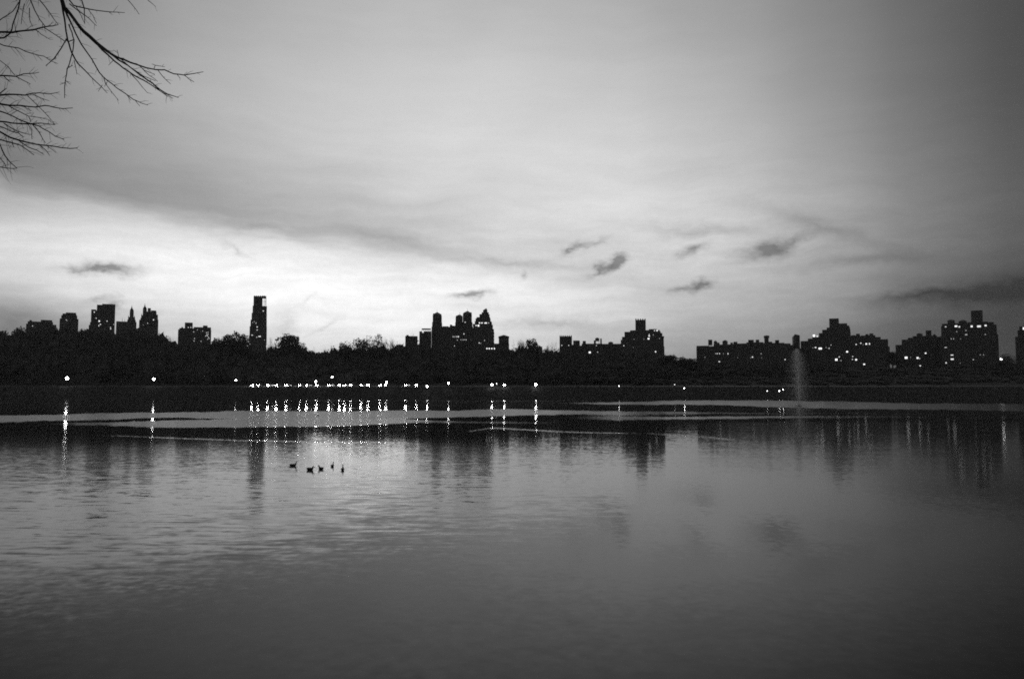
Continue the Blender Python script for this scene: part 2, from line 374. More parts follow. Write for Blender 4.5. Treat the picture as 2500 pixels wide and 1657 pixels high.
A_base = .05
L(M('ADD', M('MULTIPLY', att('ripple'), .24), M('MULTIPLY_ADD', att('wake'), .12, M('MULTIPLY_ADD', att('open_water'), .065, .045))), b.inputs['Roughness'])
small = scaled(slope(3.2, 1, 1.0, 0, 3), M('MULTIPLY', att('fine'), A_base))
broad = scaled(slope(.5, .5, 1, 4, 2), .010)
windy = scaled(slope(5.0, 1, 1, 0, 3, .7), M('MULTIPLY', att('ripple'), .45))
wk = scaled(slope(4.0, 1, 1, 0, 2), M('MULTIPLY', att('wake'), .9))
sw = scaled(slope(2.3, .34, 1.15, -7, 2.5, .5), M('MULTIPLY', att('swell'), .10))
tot = vadd(vadd(vadd(small, broad), vadd(windy, wk)), sw)
mul = N('ShaderNodeVectorMath', operation='MULTIPLY'); L(tot, mul.inputs[0]); mul.inputs[1].default_value = (1, 1, 0)
add = N('ShaderNodeVectorMath', operation='ADD'); L(mul.outputs[0], add.inputs[0]); add.inputs[1].default_value = (0, 0, 1)
nrm = N('ShaderNodeVectorMath', operation='NORMALIZE'); L(add.outputs[0], nrm.inputs[0]); L(nrm.outputs[0], b.inputs['Normal'])
wt = new_obj("water", me, mw); wt['kind'] = 'structure'; wt['label'] = 'calm reservoir water with wind streaks and mirrored skyline'

# ------------------------------------------------------------------ buildings
class Building:
    def __init__(s, name, label, Y, x0, x1, depth=30, m=m_brick, cat='building'):
        s.Y = Y; s.depth = depth; s.m = m
        xc = at((x0 + x1) / 2, 900, Y).x; s.z0 = gz(xc, Y) - .5
        s.loc = Vector((xc, Y, s.z0)); s.th = math.atan2(xc, Y); s.root = thing(name, label, cat, s.loc, rz=-s.th); s.parts = {}
        s.fd = Vector((math.sin(s.th), math.cos(s.th), 0)); s.sd = Vector((math.cos(s.th), -math.sin(s.th), 0)); s.D = math.hypot(xc, Y)
    def p(s, px, py, d=0):      # point of the facade plane (set back d metres) measured across and up from the building's base
        r = Vector(ray(px, py)); v = r * ((s.D + d) / r.dot(s.fd)) + Vector((0, 0, H)) - s.loc
        return v.dot(s.sd), v.z
    def mb(s, key, m):
        if key not in s.parts: s.parts[key] = (MB(), m)
        return s.parts[key][0]
    def box(s, x0, x1, yt, yb=None, inset=0, part='wall', m=None, taper=0, back=None):
        """inset = metres behind the street front; back = metres from the rear"""
        X0, Z1 = s.p(x0, yt, inset); X1, _ = s.p(x1, yt, inset); Z0 = 0 if yb is None else s.p(x0, yb, inset)[1]
        s.mb(part, m or s.m).box(X0, X1, inset, s.depth - (inset if back is None else back), Z0, Z1, taper)
    def shape(s, kind, x0, x1, yt, yb, inset, dep, part='roof', m=None, ax=None):
        X0, Z1 = s.p(x0, yt, inset); X1, _ = s.p(x1, yt, inset); Z0 = s.p(x0, yb, inset)[1]; q = s.mb(part, m or m_roof)
        if kind == 'pyr': Z1 = s.p(x0, yt, inset + dep / 2)[1]; q.pyramid(X0, X1, inset, inset + dep, Z0, Z1, None if ax is None else s.p(ax, yt, inset)[0])
        elif kind == 'gable': q.gable(X0, X1, inset, inset + dep, Z0, Z1)
        elif kind == 'box': q.box(X0, X1, inset, inset + dep, Z0, Z1)
        elif kind == 'dome':
            r = (X1 - X0) / 2; h = Z1 - Z0; q.lathe((X0 + X1) / 2, inset + r, [(r * math.cos(t), Z0 + h * math.sin(t)) for t in np.linspace(0, 1.5, 7)])
        elif kind == 'tank':
            r = (X1 - X0) / 2; h = Z1 - Z0; c = (X0 + X1) / 2; q.lathe(c, inset + r, [(r, Z0), (r, Z0 + .75 * h), (r * 1.08, Z0 + .75 * h), (.05, Z1)])
        elif kind == 'rod':
            c = (X0 + X1) / 2; r = (X1 - X0) / 2; q.lathe(c, inset + dep / 2, [(r, Z0), (r * .5, Z0 + .6 * (Z1 - Z0)), (.04, Z1)], 6)
    def win(s, px, py, w_=3, h_=3, st=4, inset=0):
        X, Z = s.p(px, py, inset); k = s.Y / F * .8
        q = MB(); a, b_ = w_ * k / 2, h_ * k / 2
        q.box(X - a, X + a, inset - .22, inset + .1, Z - b_, Z + b_)
        st = min(st, .7 + (st - .7) * .12); q.build('lit_window', emat(round(st, 2)), s.root)
    def done(s):
        for key, (q, m) in s.parts.items(): q.build(key.split('#')[0], m, s.root)
B = []
b = Building('apartment_block', 'broad low dark block with a flat ragged roof, farthest left on the skyline', 1000, 64, 138, 40)
b.box(64, 138, 790); b.box(68, 130, 784, inset=2); b.box(100, 128, 780.5, inset=5, part='parapet', m=m_roof); b.box(72, 78, 781, 785, inset=9, part='chimney', m=m_roof)
b.win(80, 795.5, 2.2, 2, 1.2); b.done()
b = Building('apartment_block', 'stepped dark tower with chamfered shoulders between the broad low block and the tall slab', 1050, 146, 192, 36)
b.box(146, 192, 777); b.box(150, 189, 769, inset=2); b.box(153, 187, 765, inset=4); b.box(161, 186, 762.5, inset=6, part='penthouse', m=m_roof)
b.win(162, 781, 2.5, 2, .5); b.win(164, 783, 2, 1.5, .35); b.done()
b = Building('office_tower', 'tall flat-topped dark slab tower with a lower left wing and a few lit windows', 950, 212, 283, 30, m_conc)
b.box(212, 240, 803, inset=6); b.box(217, 240, 793, inset=4.5); b.box(220, 240, 786, inset=3); b.box(223, 239, 755, inset=1.5, part='wing'); b.box(237, 282, 743.5, inset=0)
b.box(250, 282, 741.5, 744, inset=1, part='parapet', m=m_roof)
for x, y, w_, h_, st in [(236.5,756.7,3,2,1.5),(230.4,761.8,2.6,3,2.5),(235.6,776.7,3,3,2),(242.5,783.7,3.6,4.2,5),(261.6,783.7,2.6,2.6,1.2),(245.3,791.6,3,2.6,2.2),(241.6,794.9,2,4,.8),(277.9,791.6,2,2,.5),(270,799,2.2,2.2,.8),(270.4,802.6,2.8,2.4,2)]:
    b.win(x, y, w_, h_, st, 1.5 if x < 237 else 0)
b.done()
b = Building('twin_spired_building', 'ornate building with two slim lantern-topped spires beside the flat slab tower', 1100, 284, 390, 40, m_stone)
b.box(284, 311, 784, inset=0); b.box(284, 340, 800, inset=1); b.box(337, 385, 800, inset=1)
b.shape('rod', 298.5, 299.7, 774, 784, 8, 1, 'antenna', m_metal); b.shape('rod', 304.5, 305.7, 776, 784, 8, 1, 'antenna', m_metal)
for c, dy, tn in ((322, 0, '#a'), (354, -4.5, '#b')):
    t = 'tower' + tn
    b.box(c - 14, c + 11.5, 785 + dy, inset=2, part=t); b.box(c - 11, c + 9.5, 780 + dy, inset=3, part=t); b.box(c - 9, c + 8, 773.5 + dy, inset=4.5, part=t)
    for xx in (c - 8.3, c + 6.6): b.shape('pyr', xx - .9, xx + .9, 768 + dy, 774 + dy, 5, 2, t, m_stone)
    b.box(c - 4.8, c + 4.8, 757 + dy, inset=10, part=t)
    b.shape('dome', c - 4.2, c + 4.2, 752 + dy, 757 + dy, 15, 4, t, m_roof); b.shape('box', c - 1.6, c + 1.6, 750 + dy, 753 + dy, 17.5, 2, t, m_stone)
    b.shape('rod', c - .9, c + .9, 744 + dy, 751 + dy, 18, 2, 'spire' + tn, m_metal)
b.done()
b = Building('apartment_block', 'blocky stepped tower tucked against the right-hand spire', 1040, 344, 388, 30)
b.box(345, 387, 779); b.box(352, 386, 767, inset=1.5); b.box(356, 382.6, 760, inset=3); b.box(369, 381.6, 757.5, inset=5); b.box(361, 368.6, 751.8, inset=7, part='penthouse', m=m_roof)
b.win(375, 780.5, 2.6, 3.2, 2.8); b.win(360.7, 789, 1.8, 2.4, .8); b.win(350, 793, 1.4, 2, .3); b.done()
b = Building('apartment_block', 'wide mid-height slab with one square rooftop box and speckled lit windows', 900, 435, 517, 30, m_conc)
b.box(435, 516, 804); b.box(438, 473, 800.5, inset=1); b.box(473, 515.5, 798, inset=1.6); b.box(451.6, 470.8, 787, inset=6, part='penthouse', m=m_roof); b.box(496, 507, 794.3, inset=8, part='penthouse#b', m=m_roof); b.box(443, 447, 798, 801, inset=9, part='chimney', m=m_roof)
for x, y, st in [(460,799,2.5),(466,799,2.5),(504,812,.8),(508,811,.7),(505,817,1.4),(508,816,.9),(502.5,820,1.1),(506.5,819.5,1.4),(509,823,.7),(510.5,826,1.2),(507,828,.5),(473,810,.6),(475,826,.6),(474,832,.8),(491,833,.5),(482,805,.4),(495,808,.4)]: b.win(x, y, 1.9, 2.3, st, 6 if y < 800 else 0)
b.done()
# tall glass tower
b = Building('skyscraper', 'tallest tower on the skyline, stepped on its left side with a glazed open crown', 1000, 608, 652, 26, m_conc)
b.box(608, 651.5, 819, inset=0); b.box(609.7, 651.8, 796, inset=.8); b.box(612, 651.6, 780, inset=1.6); b.box(614.6, 651.7, 763.5, inset=2.4); b.box(617, 651.9, 746, inset=3.2)
b.box(619.4, 641.5, 722.5, inset=4); b.box(641.5, 650.2, 722.3, 725.0, inset=4, part='crown_frame', m=m_metal)
for x0, w_ in ((644.4, .5), (646.9, .5), (649.2, 1.2)): b.box(x0, x0 + w_, 725, 746, inset=4, part='crown_frame', m=m_metal, back=21.5)
b.box(641.5, 650.2, 735.2, 735.9, inset=4.1, part='crown_frame', m=m_metal, back=21.6)
for x0 in (644.6, 647.2, 649.5): b.box(x0, x0 + .55, 725.5, 746, inset=21.5, part='crown_frame', m=m_metal, back=4)
for k_ in range(6): b.box(621 + k_ * 4.6, 623.3 + k_ * 4.6, 721.3, 723, inset=6, part='parapet', m=m_roof)
for x, y, w_, h_, st in [(643,759,3.2,2.4,2.2),(625.4,788.5,1.6,3,.8),(628,798,3,3,2),(628,805.4,3.6,2,.9),(634,821,7,2.6,2.6),(615.7,818,4.5,2,1.3),(621,785,1.2,3,.4),(617,787,1.2,3,.4),(609.7,840,2,2.5,1),(627,823,3,1.5,.8),(651,845,2,2.5,1.8),(646,830,1.5,1.5,.5)]:
    b.win(x, y, w_, h_, st, 3.2 if y < 763 else (1.6 if y < 796 else (.8 if y < 819 else 0)))
b.done()
# buildings round the twin towered block
b = Building('apartment_block', 'small plain block half hidden by bare trees, left of the lattice-topped annex', 900, 989, 1020, 20)
b.box(989.5, 1019.8, 820); b.box(992, 998, 817.5, inset=3, part='chimney', m=m_roof); b.done()
b = Building('apartment_block', 'annex carrying an open lattice water-tank frame beside the first pointed tower', 890, 1023, 1054, 22)
b.box(1023.8, 1053.2, 812); b.box(1023.9, 1030.5, 808.5, inset=1); b.box(1034.5, 1053, 808.2, inset=1.4)
for k_ in range(6): b.box(1029.8 + 4.3 * k_, 1030.3 + 4.3 * k_, 802, 809, inset=3, part='roof_frame', m=m_metal, back=18.6)
for k_ in range(6): b.box(1029.8 + 4.3 * k_, 1030.3 + 4.3 * k_, 802, 809, inset=12, part='roof_frame', m=m_metal, back=9.6)
b.box(1029.7, 1052, 801.5, 802.2, inset=2.8, part='roof_frame', m=m_metal); b.box(1029.7, 1052, 804.6, 805.2, inset=3.1, part='roof_frame', m=m_metal, back=18.5); b.done()
b = Building('twin_towered_building', 'massive block with three pointed stair towers topped by small finials', 900, 1053, 1156, 40, m_stone)
b.box(1054, 1155, 797.5); b.box(1098.3, 1104, 792.3, inset=6, part='chimney', m=m_roof); b.box(1080, 1095, 796.2, inset=4); b.box(1104, 1114, 795, inset=5)
for (xa, xb, sh, pk, ax, bl, br, tn) in [(1056.5, 1078, 768.5, 761.4, 1067, 1053.6, 1079.6, '#a'), (1112.5, 1129.5, 772.5, 767.2, 1122.5, 1110.5, 1131, '#b'), (1130.6, 1152, 765.5, 758.4, 1141.5, 1129.5, 1155, '#c')]:
    t = 'tower' + tn; dd = {'#a': 3, '#b': 1.5, '#c': 6}[tn]
    b.box(bl, br, 797, inset=dd, part=t, back=8); b.box((bl + xa) / 2, (br + xb) / 2, 786, inset=dd + 1, part=t, back=9); b.box(xa, xb, sh, inset=dd + 2, part=t, back=10); b.box(xa + 1, xb - 1, sh - 1.5, inset=dd + 3, part=t, back=11)
    b.shape('pyr', xa + .3, xb - .3, pk, sh - 1.4, dd + 3.2, 24 - dd, 'roof' + tn, m_roof, ax=ax)
    b.shape('rod', ax - .35, ax + .35, pk - 3.5, pk + 1, dd + 14, 1, 'finial' + tn, m_metal); b.shape('dome', ax - .8, ax + .8, pk - 4.6, pk - 3.2, dd + 13, 1, 'finial' + tn, m_metal)
b.shape('box', 1057.6, 1060, 764.8, 769, 6, 2, 'chimney', m_roof); b.shape('box', 1149, 1151.5, 762.2, 766, 9, 2, 'chimney', m_roof); b.shape('box', 1113.5, 1117, 771, 774, 5, 2, 'chimney', m_roof)
for x, y, w_, h_, st, d in [(1135.6,786.5,2.6,2.6,1.6,7),(1132.6,815,2.6,3,2,0),(1106,821.7,1.3,3.4,1.2,0),(1109,821.7,1.6,2.6,.9,0),(1112.5,821.7,1,3,.9,0),(1115.8,821.7,1.7,3.6,2,0),(1119.2,821.7,2.6,4,2.6,0),(1116.6,830,1.2,3,1.1,0),(1125,829.4,1,2.6,.8,0),(1128.3,829.4,1,2.6,1,0),(1131.6,829.4,1.2,2.8,1.3,0),(1135,829.4,1.2,2.8,1.2,0),(1138.6,829.4,1.4,2.8,1.3,0),(1150,829.5,1,2,.4,0),(1109.6,844,1.6,2.8,.8,0)]: b.win(x, y, w_, h_, st, d)
b.done()
b = Building('apartment_tower', 'wedding-cake stepped tower with floodlit terraces and a narrow hooked turret', 860, 1155, 1208, 34, m_stone)
b.box(1155.3, 1206, 803, inset=0); b.box(1150, 1160, 800, inset=1.3); b.box(1155.6, 1203.4, 792.5, inset=1); b.box(1154, 1168, 790.5, 792, inset=.6, part='terrace', m=m_stone)
b.box(1168, 1201, 786.2, inset=3); b.box(1159, 1200, 784, 787.2, inset=2.2, part='terrace', m=m_stone); b.box(1161, 1197.7, 777.3, 784, inset=4); b.box(1163.5, 1196.6, 774, 778, inset=6)
b.box(1170.5, 1195.3, 766.7, 775, inset=8); b.box(1176, 1193, 763, 767, inset=10); b.box(1179.3, 1190, 757.2, 764, inset=13, part='turret'); b.shape('pyr', 1179.3, 1190, 751.9, 757.3, 13, 8, 'roof', m_roof, ax=1187.3)
b.box(1176, 1180, 762.3, 763, inset=12.5, part='antenna', m=m_metal); b.box(1189, 1193.5, 762.3, 763, inset=12.5, part='antenna', m=m_metal)
for x, y, w_, h_, st, d in [(1170.7,788.2,4,3,5,1),(1176.6,788.2,4.2,2.8,5,1),(1185.8,788.4,7.5,3,6,1),(1193,788.2,3.5,1.2,3,1),(1162.4,794.5,4,2.4,4,0),(1168.2,794.8,4.4,5,8,0),(1170,837,2.6,2.8,2,0),(1174,838,2,1.4,.6,0),(1183,831,2,2,.8,0),(1188.8,850.7,3.4,3.6,6,0),(1194.4,850.7,3.4,3.6,6,0),(1200.7,850.7,3.4,3.6,6,0)]: b.win(x, y, w_, h_, st, d)
for yy in (811, 819, 827, 835): b.box(1205.5, 1206.9, yy, yy + 2.5, inset=2, part='balcony', m=m_roof)
b.done()
b = Building('gabled_pavilion', 'small square tower with a shallow gabled roof standing alone right of the stepped tower', 820, 1206, 1244, 18, m_stone)
b.box(1206, 1243, 838.5, inset=3); b.win(1207, 850.7, 3.4, 3.6, 6, 3); b.box(1217.6, 1242.4, 822, inset=1); b.box(1216.6, 1243.3, 821.2, 822.6, inset=.4, part='cornice', m=m_stone); b.shape('gable', 1216.6, 1243.3, 817.3, 821.3, .4, 17.2, 'roof'); b.done()
b = Building('apartment_block', 'square block with a toothed parapet, left end of the long low rooftop', 900, 1366, 1397, 24)
b.box(1366, 1396.3, 820.8); b.box(1390, 1400, 841, inset=2)
for k_ in range(7): b.box(1366.2 + 4.6 * k_, 1368.3 + 4.6 * k_, 818.3, 821, inset=.3, part='parapet', m=m_stone, back=21)
b.win(1371.5, 843, 2.4, 2.4, 1.6); b.win(1388.4, 843, 2.4, 2.2, 1.5); b.done()
b = Building('apartment_block', 'long low rooftop carrying a round water tank on legs and small bulkheads', 930, 1398, 1520, 30)
b.box(1397.5, 1520, 843.5, inset=2); b.box(1420, 1520, 839.6, inset=4); b.box(1420, 1470, 838.8, inset=6); b.box(1399.3, 1414.6, 831, inset=3, part='bulkhead'); b.box(1422.5, 1430, 832, inset=8, part='bulkhead#b')
b.shape('tank', 1453, 1463, 823.3, 832.5, 9, 4, 'water_tank', m_tank)
for xx in (1454, 1461.6): b.box(xx, xx + .8, 832, 839.4, inset=10, part='tank_leg#%da' % xx, m=m_metal, back=19); b.box(xx, xx + .8, 832, 839.4, inset=12.6, part='tank_leg#%db' % xx, m=m_metal, back=16.4)
b.box(1449.6, 1454, 830.5, 840, inset=12, part='chimney', m=m_roof); b.box(1465.3, 1469.2, 827.5, 840, inset=9, part='chimney#b', m=m_roof, back=18); b.shape('pyr', 1465.6, 1468.8, 824.5, 827.6, 9, 3, 'chimney#b')
b.shape('dome', 1484.7, 1497.2, 833.5, 837, 8, 5, 'water_tank#b', m_tank); b.shape('box', 1485.2, 1496.8, 836.8, 841, 8.2, 5, 'water_tank#b', m_tank)
b.win(1439.8, 860, 6.2, 5.2, 5, 2); b.win(1456, 843.6, 2.4, 2, .8, 2); b.win(1459, 859.4, 2.4, 2, .9, 2); b.done()
b = Building('apartment_tower', 'castle-like block crowned by a square battlemented tower in mid-skyline', 850, 1515, 1624, 40, m_stone)
b.box(1515, 1622, 846, inset=0); b.box(1518.4, 1620.5, 822, inset=1); b.box(1515.4, 1520, 829.5, inset=.5); b.box(1524.5, 1613, 810, inset=2); b.box(1538, 1611, 806.2, inset=3.2); b.box(1584, 1603, 803.2, inset=5); b.box(1602, 1617, 813, inset=2.6); b.box(1617, 1621.5, 820.5, 823, inset=.8)
b.box(1551, 1576.4, 780.8, inset=9, part='tower')
for k_ in range(5): b.box(1551 + 5.65 * k_, 1553.4 + 5.65 * k_, 777.8, 781, inset=9.2, part='battlement', m=m_stone)
for x, y, w_, h_, st, d in [(1598,807,3,2.6,2,3.2),(1604,807,4,3.2,4,3.2),(1584.8,820.8,4,4.2,5,2),(1585,816.6,2.5,2.5,2,2),(1583.3,826.7,5.6,3.8,6,1),(1600.5,858.4,3.4,3.6,4,0),(1523,843.7,2.6,2.4,2,1),(1595,817.5,2,2,.4,2),(1548,828,1.8,1.8,.3,1),(1572,828,1.8,1.8,.3,1),(1610,826,1.6,2,.4,1),(1546,848,1.6,1.6,.2,0)]: b.win(x, y, w_, h_, st, d)
b.done()
b = Building('apartment_block', 'very long low block bristling with chimneys and tanks, left of the fountain plume', 880, 1700, 1937, 40)
b.box(1700, 1937, 845.5, inset=0); b.box(1742, 1930, 841, inset=1.5); b.box(1790, 1915, 838.5, inset=3); b.box(1822, 1862, 835.5, inset=4.5); b.box(1700.5, 1730, 844, inset=.8)
for i_, (x0, x1, y) in enumerate([(1728.8,1738,829),(1742.5,1750,833),(1749,1756,836),(1763.5,1776,832.5),(1783,1789,836),(1790.5,1800,834),(1826.5,1840,829.5),(1845,1853.5,829),(1858,1864,835),(1877,1885,834),(1892.5,1902,830),(1905,1913,838)]):
    b.box(x0, x1, y, 842, inset=6 + .3 * i_, part='chimney#%d' % i_, m=m_roof, back=24)
b.shape('pyr', 1763.5, 1776, 829.5, 832.6, 7, 9, 'chimney#3'); b.shape('pyr', 1742.5, 1750, 831, 833.1, 6.5, 9, 'chimney#1')
b.box(1866, 1876.5, 823, 842, inset=9, part='tank_house', back=23); b.shape('tank', 1864.3, 1878.3, 817.8, 824.5, 9, 4, 'water_tank', m_tank)
b.box(1938.2, 1952.4, 818.2, inset=3, part='stair_tower'); b.shape('pyr', 1938.4, 1952, 815.3, 818.4, 3.3, 20, 'roof', ax=1942)
for x, y, w_, h_, st in [(1747.5,863,3.2,1.4,.6),(1751,863,2.4,3,.8),(1756.5,863,2.4,3.4,1.0),(1766,863,2,2,.25),(1777.2,863.2,3,3.6,1),(1721,872,2,2,.3),(1756,882.5,4.4,2.6,2.2),(1837,871.4,3.6,3.2,2.4),(1833,873,1.6,1.6,.4),(1858,863,1.8,3,.4),(1859,873,1.6,1.6,.25),(1801,873,1.6,1.6,.25),(1916.6,877.5,2.8,2.8,2.2),(1808,890,1.6,1.4,.4)]: b.win(x, y, w_, h_, st)
b.done()
b = Building('apartment_tower', 'stepped hill-shaped block with a square top box, just right of the fountain plume', 860, 1954, 2170, 50)
b.box(1950, 2172, 850, inset=0); b.box(1954.4, 2168, 832.5, inset=.7); b.box(1972, 2150, 826.5, inset=1.4); b.box(1983, 2100, 821.5, inset=2.1); b.box(1999, 2076.6, 813, inset=2.8); b.box(2007, 2076, 805, inset=3.5); b.box(2018, 2074.8, 799.5, inset=4.2); b.box(2047, 2068, 789.5, inset=5); b.box(2062, 2073, 794.5, inset=5.5)
b.box(2024, 2047.3, 777.6, inset=7, part='penthouse', m=m_roof); b.box(2090, 2099, 814.5, 823, inset=6, part='chimney', m=m_roof); b.box(2113, 2120, 815.5, 828, inset=8, part='chimney#b', m=m_roof); b.box(2123, 2132, 813.8, 828, inset=10, part='chimney#c', m=m_roof); b.box(2101, 2137, 819, 829, inset=5, part='bulkhead'); b.box(2079, 2087, 818, 823, inset=7, part='bulkhead#b')
for x, y, w_, h_, st, d in [(1987,819.5,6.5,7,6,2.0),(1995,820.8,5,4,1.6,2.0),(1991,848.6,4.2,4.2,3.5,.7),(2002.3,850.6,9.5,5.4,6,0),(1984.5,849.5,2,3,.5,.7),(2016.6,849.2,2.6,3,1,.7),(2024,850,2.4,3,.9,0),(2028.8,842,2,2,.9,.7),(2090,840.6,3,3,2,.7),(2068,858.4,5,4.6,6,0),(2041.7,877.8,6.6,6,6,0),(2048.8,871,3,2.6,2,0),(2053,880,3,1.4,.6,0),(2081.5,870,2.6,2.4,1.2,0),(2081,877,2.6,2.2,1.6,0),(2090,877.8,5,4.6,4.5,0),(2101.4,837.6,3.6,2.8,1.5,.7),(2107,841,1.6,1.6,.4,.7),(2114.7,839.4,4.6,4.4,4,.7),(2122.5,839.2,3.2,4.8,2,.7),(2109.6,889,4.8,4,5,0)]: b.win(x, y, w_, h_, st, d)
b.done()
b = Building('apartment_block', 'low stepped block in the dip between the two largest right-hand buildings', 900, 2186, 2292, 36)
b.box(2186, 2297.5, 842, inset=0); b.box(2285, 2297, 822, inset=2.5); b.box(2201, 2290, 829, inset=1); b.box(2216, 2289, 824.5, inset=2); b.box(2228, 2287, 820.5, inset=3); b.box(2238, 2252, 814.5, inset=5, part='bulkhead'); b.shape('dome', 2236.5, 2250, 813, 817, 7, 5, 'water_tank', m_tank); b.box(2260, 2273.6, 806.5, inset=7, part='stair_tower'); b.box(2278, 2284, 816, inset=8, part='chimney', m=m_roof)
for x, y, w_, h_, st in [(2212,873,7.5,6.4,5),(2240,873.5,5.4,5.4,4.5),(2245,875,2.4,2.4,1.2),(2259.6,862,4,4,4),(2246,893.5,5,4.4,5),(2191.8,883,2,2,.4),(2223,872,2,2,.25)]: b.win(x, y, w_, h_, st)
b.done()
b = Building('apartment_tower', 'huge dark block with square rooftop tower and a row of bright top-floor windows, far right', 840, 2296, 2440, 50)
b.box(2296, 2437, 820, inset=0); b.box(2297, 2433, 796.5, inset=1); b.box(2299, 2426, 790.5, inset=2); b.box(2313, 2330, 783, inset=4, part='bulkhead'); b.shape('dome', 2311.5, 2331, 779.5, 784, 4.5, 5, 'water_tank', m_tank); b.box(2340, 2360, 784, inset=5, part='bulkhead#b'); b.shape('dome', 2342, 2358, 780.5, 784.5, 6, 5, 'water_tank#b', m_tank); b.box(2362, 2412, 786.5, inset=3.3); b.box(2370, 2398.5, 758.4, inset=9, part='rooftop_tower')
for x, y, w_, h_, st, d in [(2308.6,797.6,4,2.4,.8,1),(2333.7,796.2,7,4.6,4.5,1),(2341.9,797.6,4,4,1.8,1),(2372,796.6,5.6,5.6,2.6,1),(2389.8,796.5,10,5.6,1.9,1),(2406,794.5,5.4,4.2,3.2,1),(2358,806.5,2.4,2.2,.5,1),(2335.5,809.5,2.4,2.2,.4,1),(2358.6,817,6,3.6,.35,1),(2405.5,817.5,4,4,.6,1),(2390,818,1.6,1.6,.25,1),(2322,827,2,3,.4,0),(2328,827,2,3,.4,0),(2345,827,1.8,1.8,.3,0),(2308.6,848,6,2.4,.5,0),(2324,866.5,7,2.6,1.8,0),(2324.5,876.5,8,4.2,2.4,0),(2309.6,885.5,3.6,4,.9,0),(2376,877.5,2.4,2,.7,0),(2393,866,2,2.4,.3,0),(2401,866,2,2.4,.35,0),(2344,886,1.6,2,.3,0)]: b.win(x, y, w_, h_, st, d)
b.done()
b = Building('apartment_block', 'dark block cut off by the right edge of the view', 820, 2478, 2560, 40)
b.box(2478, 2560, 822, inset=0); b.box(2488, 2560, 797, inset=2); b.box(2484, 2492, 806, inset=3); b.win(2499.5, 801.8, 5.5, 7, 5, 2); b.done()

# ------------------------------------------------------------------ trees
def leafy_crown(seed, n=2300, gap=.0, open_=0.0, leaf=.026):
    r = np.random.default_rng(seed); lobes = []
    nl = 16
    for k_ in range(nl):
        a = r.uniform(0, 6.28); rr = .22 * math.sqrt(r.uniform(0, 1)); h = r.uniform(.42, .84); rr *= (1 - abs(h - .62) * 1.2)
        lobes.append((rr * math.cos(a), rr * math.sin(a), h, r.uniform(.09, .16)))
    top = max(l[2] + l[3] for l in lobes); lobes = np.array([(a, b_, h + (1 - top), q) for a, b_, h, q in lobes])
    idx = r.integers(0, nl, n); d = r.normal(size=(n, 3)); d /= np.linalg.norm(d, axis=1)[:, None]; rad = r.uniform(0.3, 1.0, n) ** (.5)
    rad = np.where(r.random(n) < .12, rad * 1.25, rad)
    c = lobes[idx, :3] + d * (lobes[idx, 3] * rad)[:, None]
    t1 = r.normal(size=(n, 3)); t2 = r.normal(size=(n, 3)); t1 /= np.linalg.norm(t1, axis=1)[:, None]; t2 /= np.linalg.norm(t2, axis=1)[:, None]
    s = (leaf * r.uniform(.6, 1.4, n))[:, None]
    v = np.stack([c + t1 * s, c - t1 * s * .6 + t2 * s * .6, c - t2 * s], 1).reshape(-1, 3)
    f_ = np.arange(len(v)).reshape(-1, 3); return v, f_, lobes
def trunk_mb(seed, lobes):
    r = random.Random(seed); q = MB(); q.tube([(0, 0, 0), (.004, 0, .2), (0, .005, .42), (.005, 0, .7)], [.02, .016, .012, .004], 6)
    for l in lobes: q.tube([(0, 0, r.uniform(.25, .5)), (l[0] * .5, l[1] * .5, (l[2] + .35) / 2), (l[0], l[1], l[2])], [.008, .005, .002], 4)
    return q
def bare_crown(seed, depth=5, spread=.62):
    r = random.Random(seed); tr = MB(); tw = MB()
    def grow(p, d, ln, rad, lv):
        pts = [p]; q = p; dd = d.copy()
        for k_ in range(3):
            dd = (dd + Vector((r.uniform(-.16, .16), r.uniform(-.16, .16), r.uniform(-.04, .12)))).normalized(); q = q + dd * ln / 3; pts.append(q)
        (tr if lv < 1 else tw).tube(pts, [rad, rad * .85, rad * .7, rad * .55], 5 if lv < 2 else 3)
        if lv >= depth: return
        nb = 4 if lv > 0 else 6
        for k_ in range(nb):
            t = r.uniform(.35, 1.0); b0 = pts[min(int(t * 3), 2)].lerp(pts[min(int(t * 3) + 1, 3)], (t * 3) % 1)
            ax = Vector((r.uniform(-1, 1), r.uniform(-1, 1), r.uniform(-.25, .8))).normalized()
            nd = (dd * (1 - spread) + ax * spread).normalized(); grow(b0, nd, ln * r.uniform(.55, .75), rad * .5, lv + 1)
    grow(Vector((0, 0, 0)), Vector((0, 0, 1)), .42, .022, 0)
    vs = np.array(tw.v); top = vs[:, 2].max(); wd = np.abs(vs[:, :2]).max()
    for q in (tr, tw): q.v = [(x * .3 / wd, y * .3 / wd, max(z / top, 0)) for x, y, z in q.v]
    return tr, tw
LEAF = []; BARE = []
for s_ in range(5):
    v, f, lob = leafy_crown(100 + s_, 2500 if s_ < 3 else 1500, leaf=.026 if s_ < 3 else .022)
    LEAF.append((np_mesh("crown", v, f), trunk_mb(s_, lob).mesh("trunk"))); LEAF[-1][0].materials.append(m_leaf); LEAF[-1][1].materials.append(m_bark)
for s_ in range(4):
    a, c = bare_crown(40 + s_); BARE.append((c.mesh("crown"), a.mesh("trunk"))); [q.materials.append(m_bark) for q in BARE[-1]]
def tree(px, ytop, wpx, kind, var, Y, label, group=None):
    p = at(px, ytop, Y); z = gz(p.x, Y); h = p.z - z + .3; wd = wpx * Y / F / .58
    t = thing('bare_tree' if kind == 'b' else 'leafy_tree', label, 'tree', (p.x, Y, z - .3), group, rz=random.uniform(0, 6.28))
    cr, tk = (BARE if kind == 'b' else LEAF)[var]
    for nm, me_ in (('crown', cr), ('trunk', tk)):
        o = new_obj(nm, me_, None, t); o.scale = (wd, wd, h)
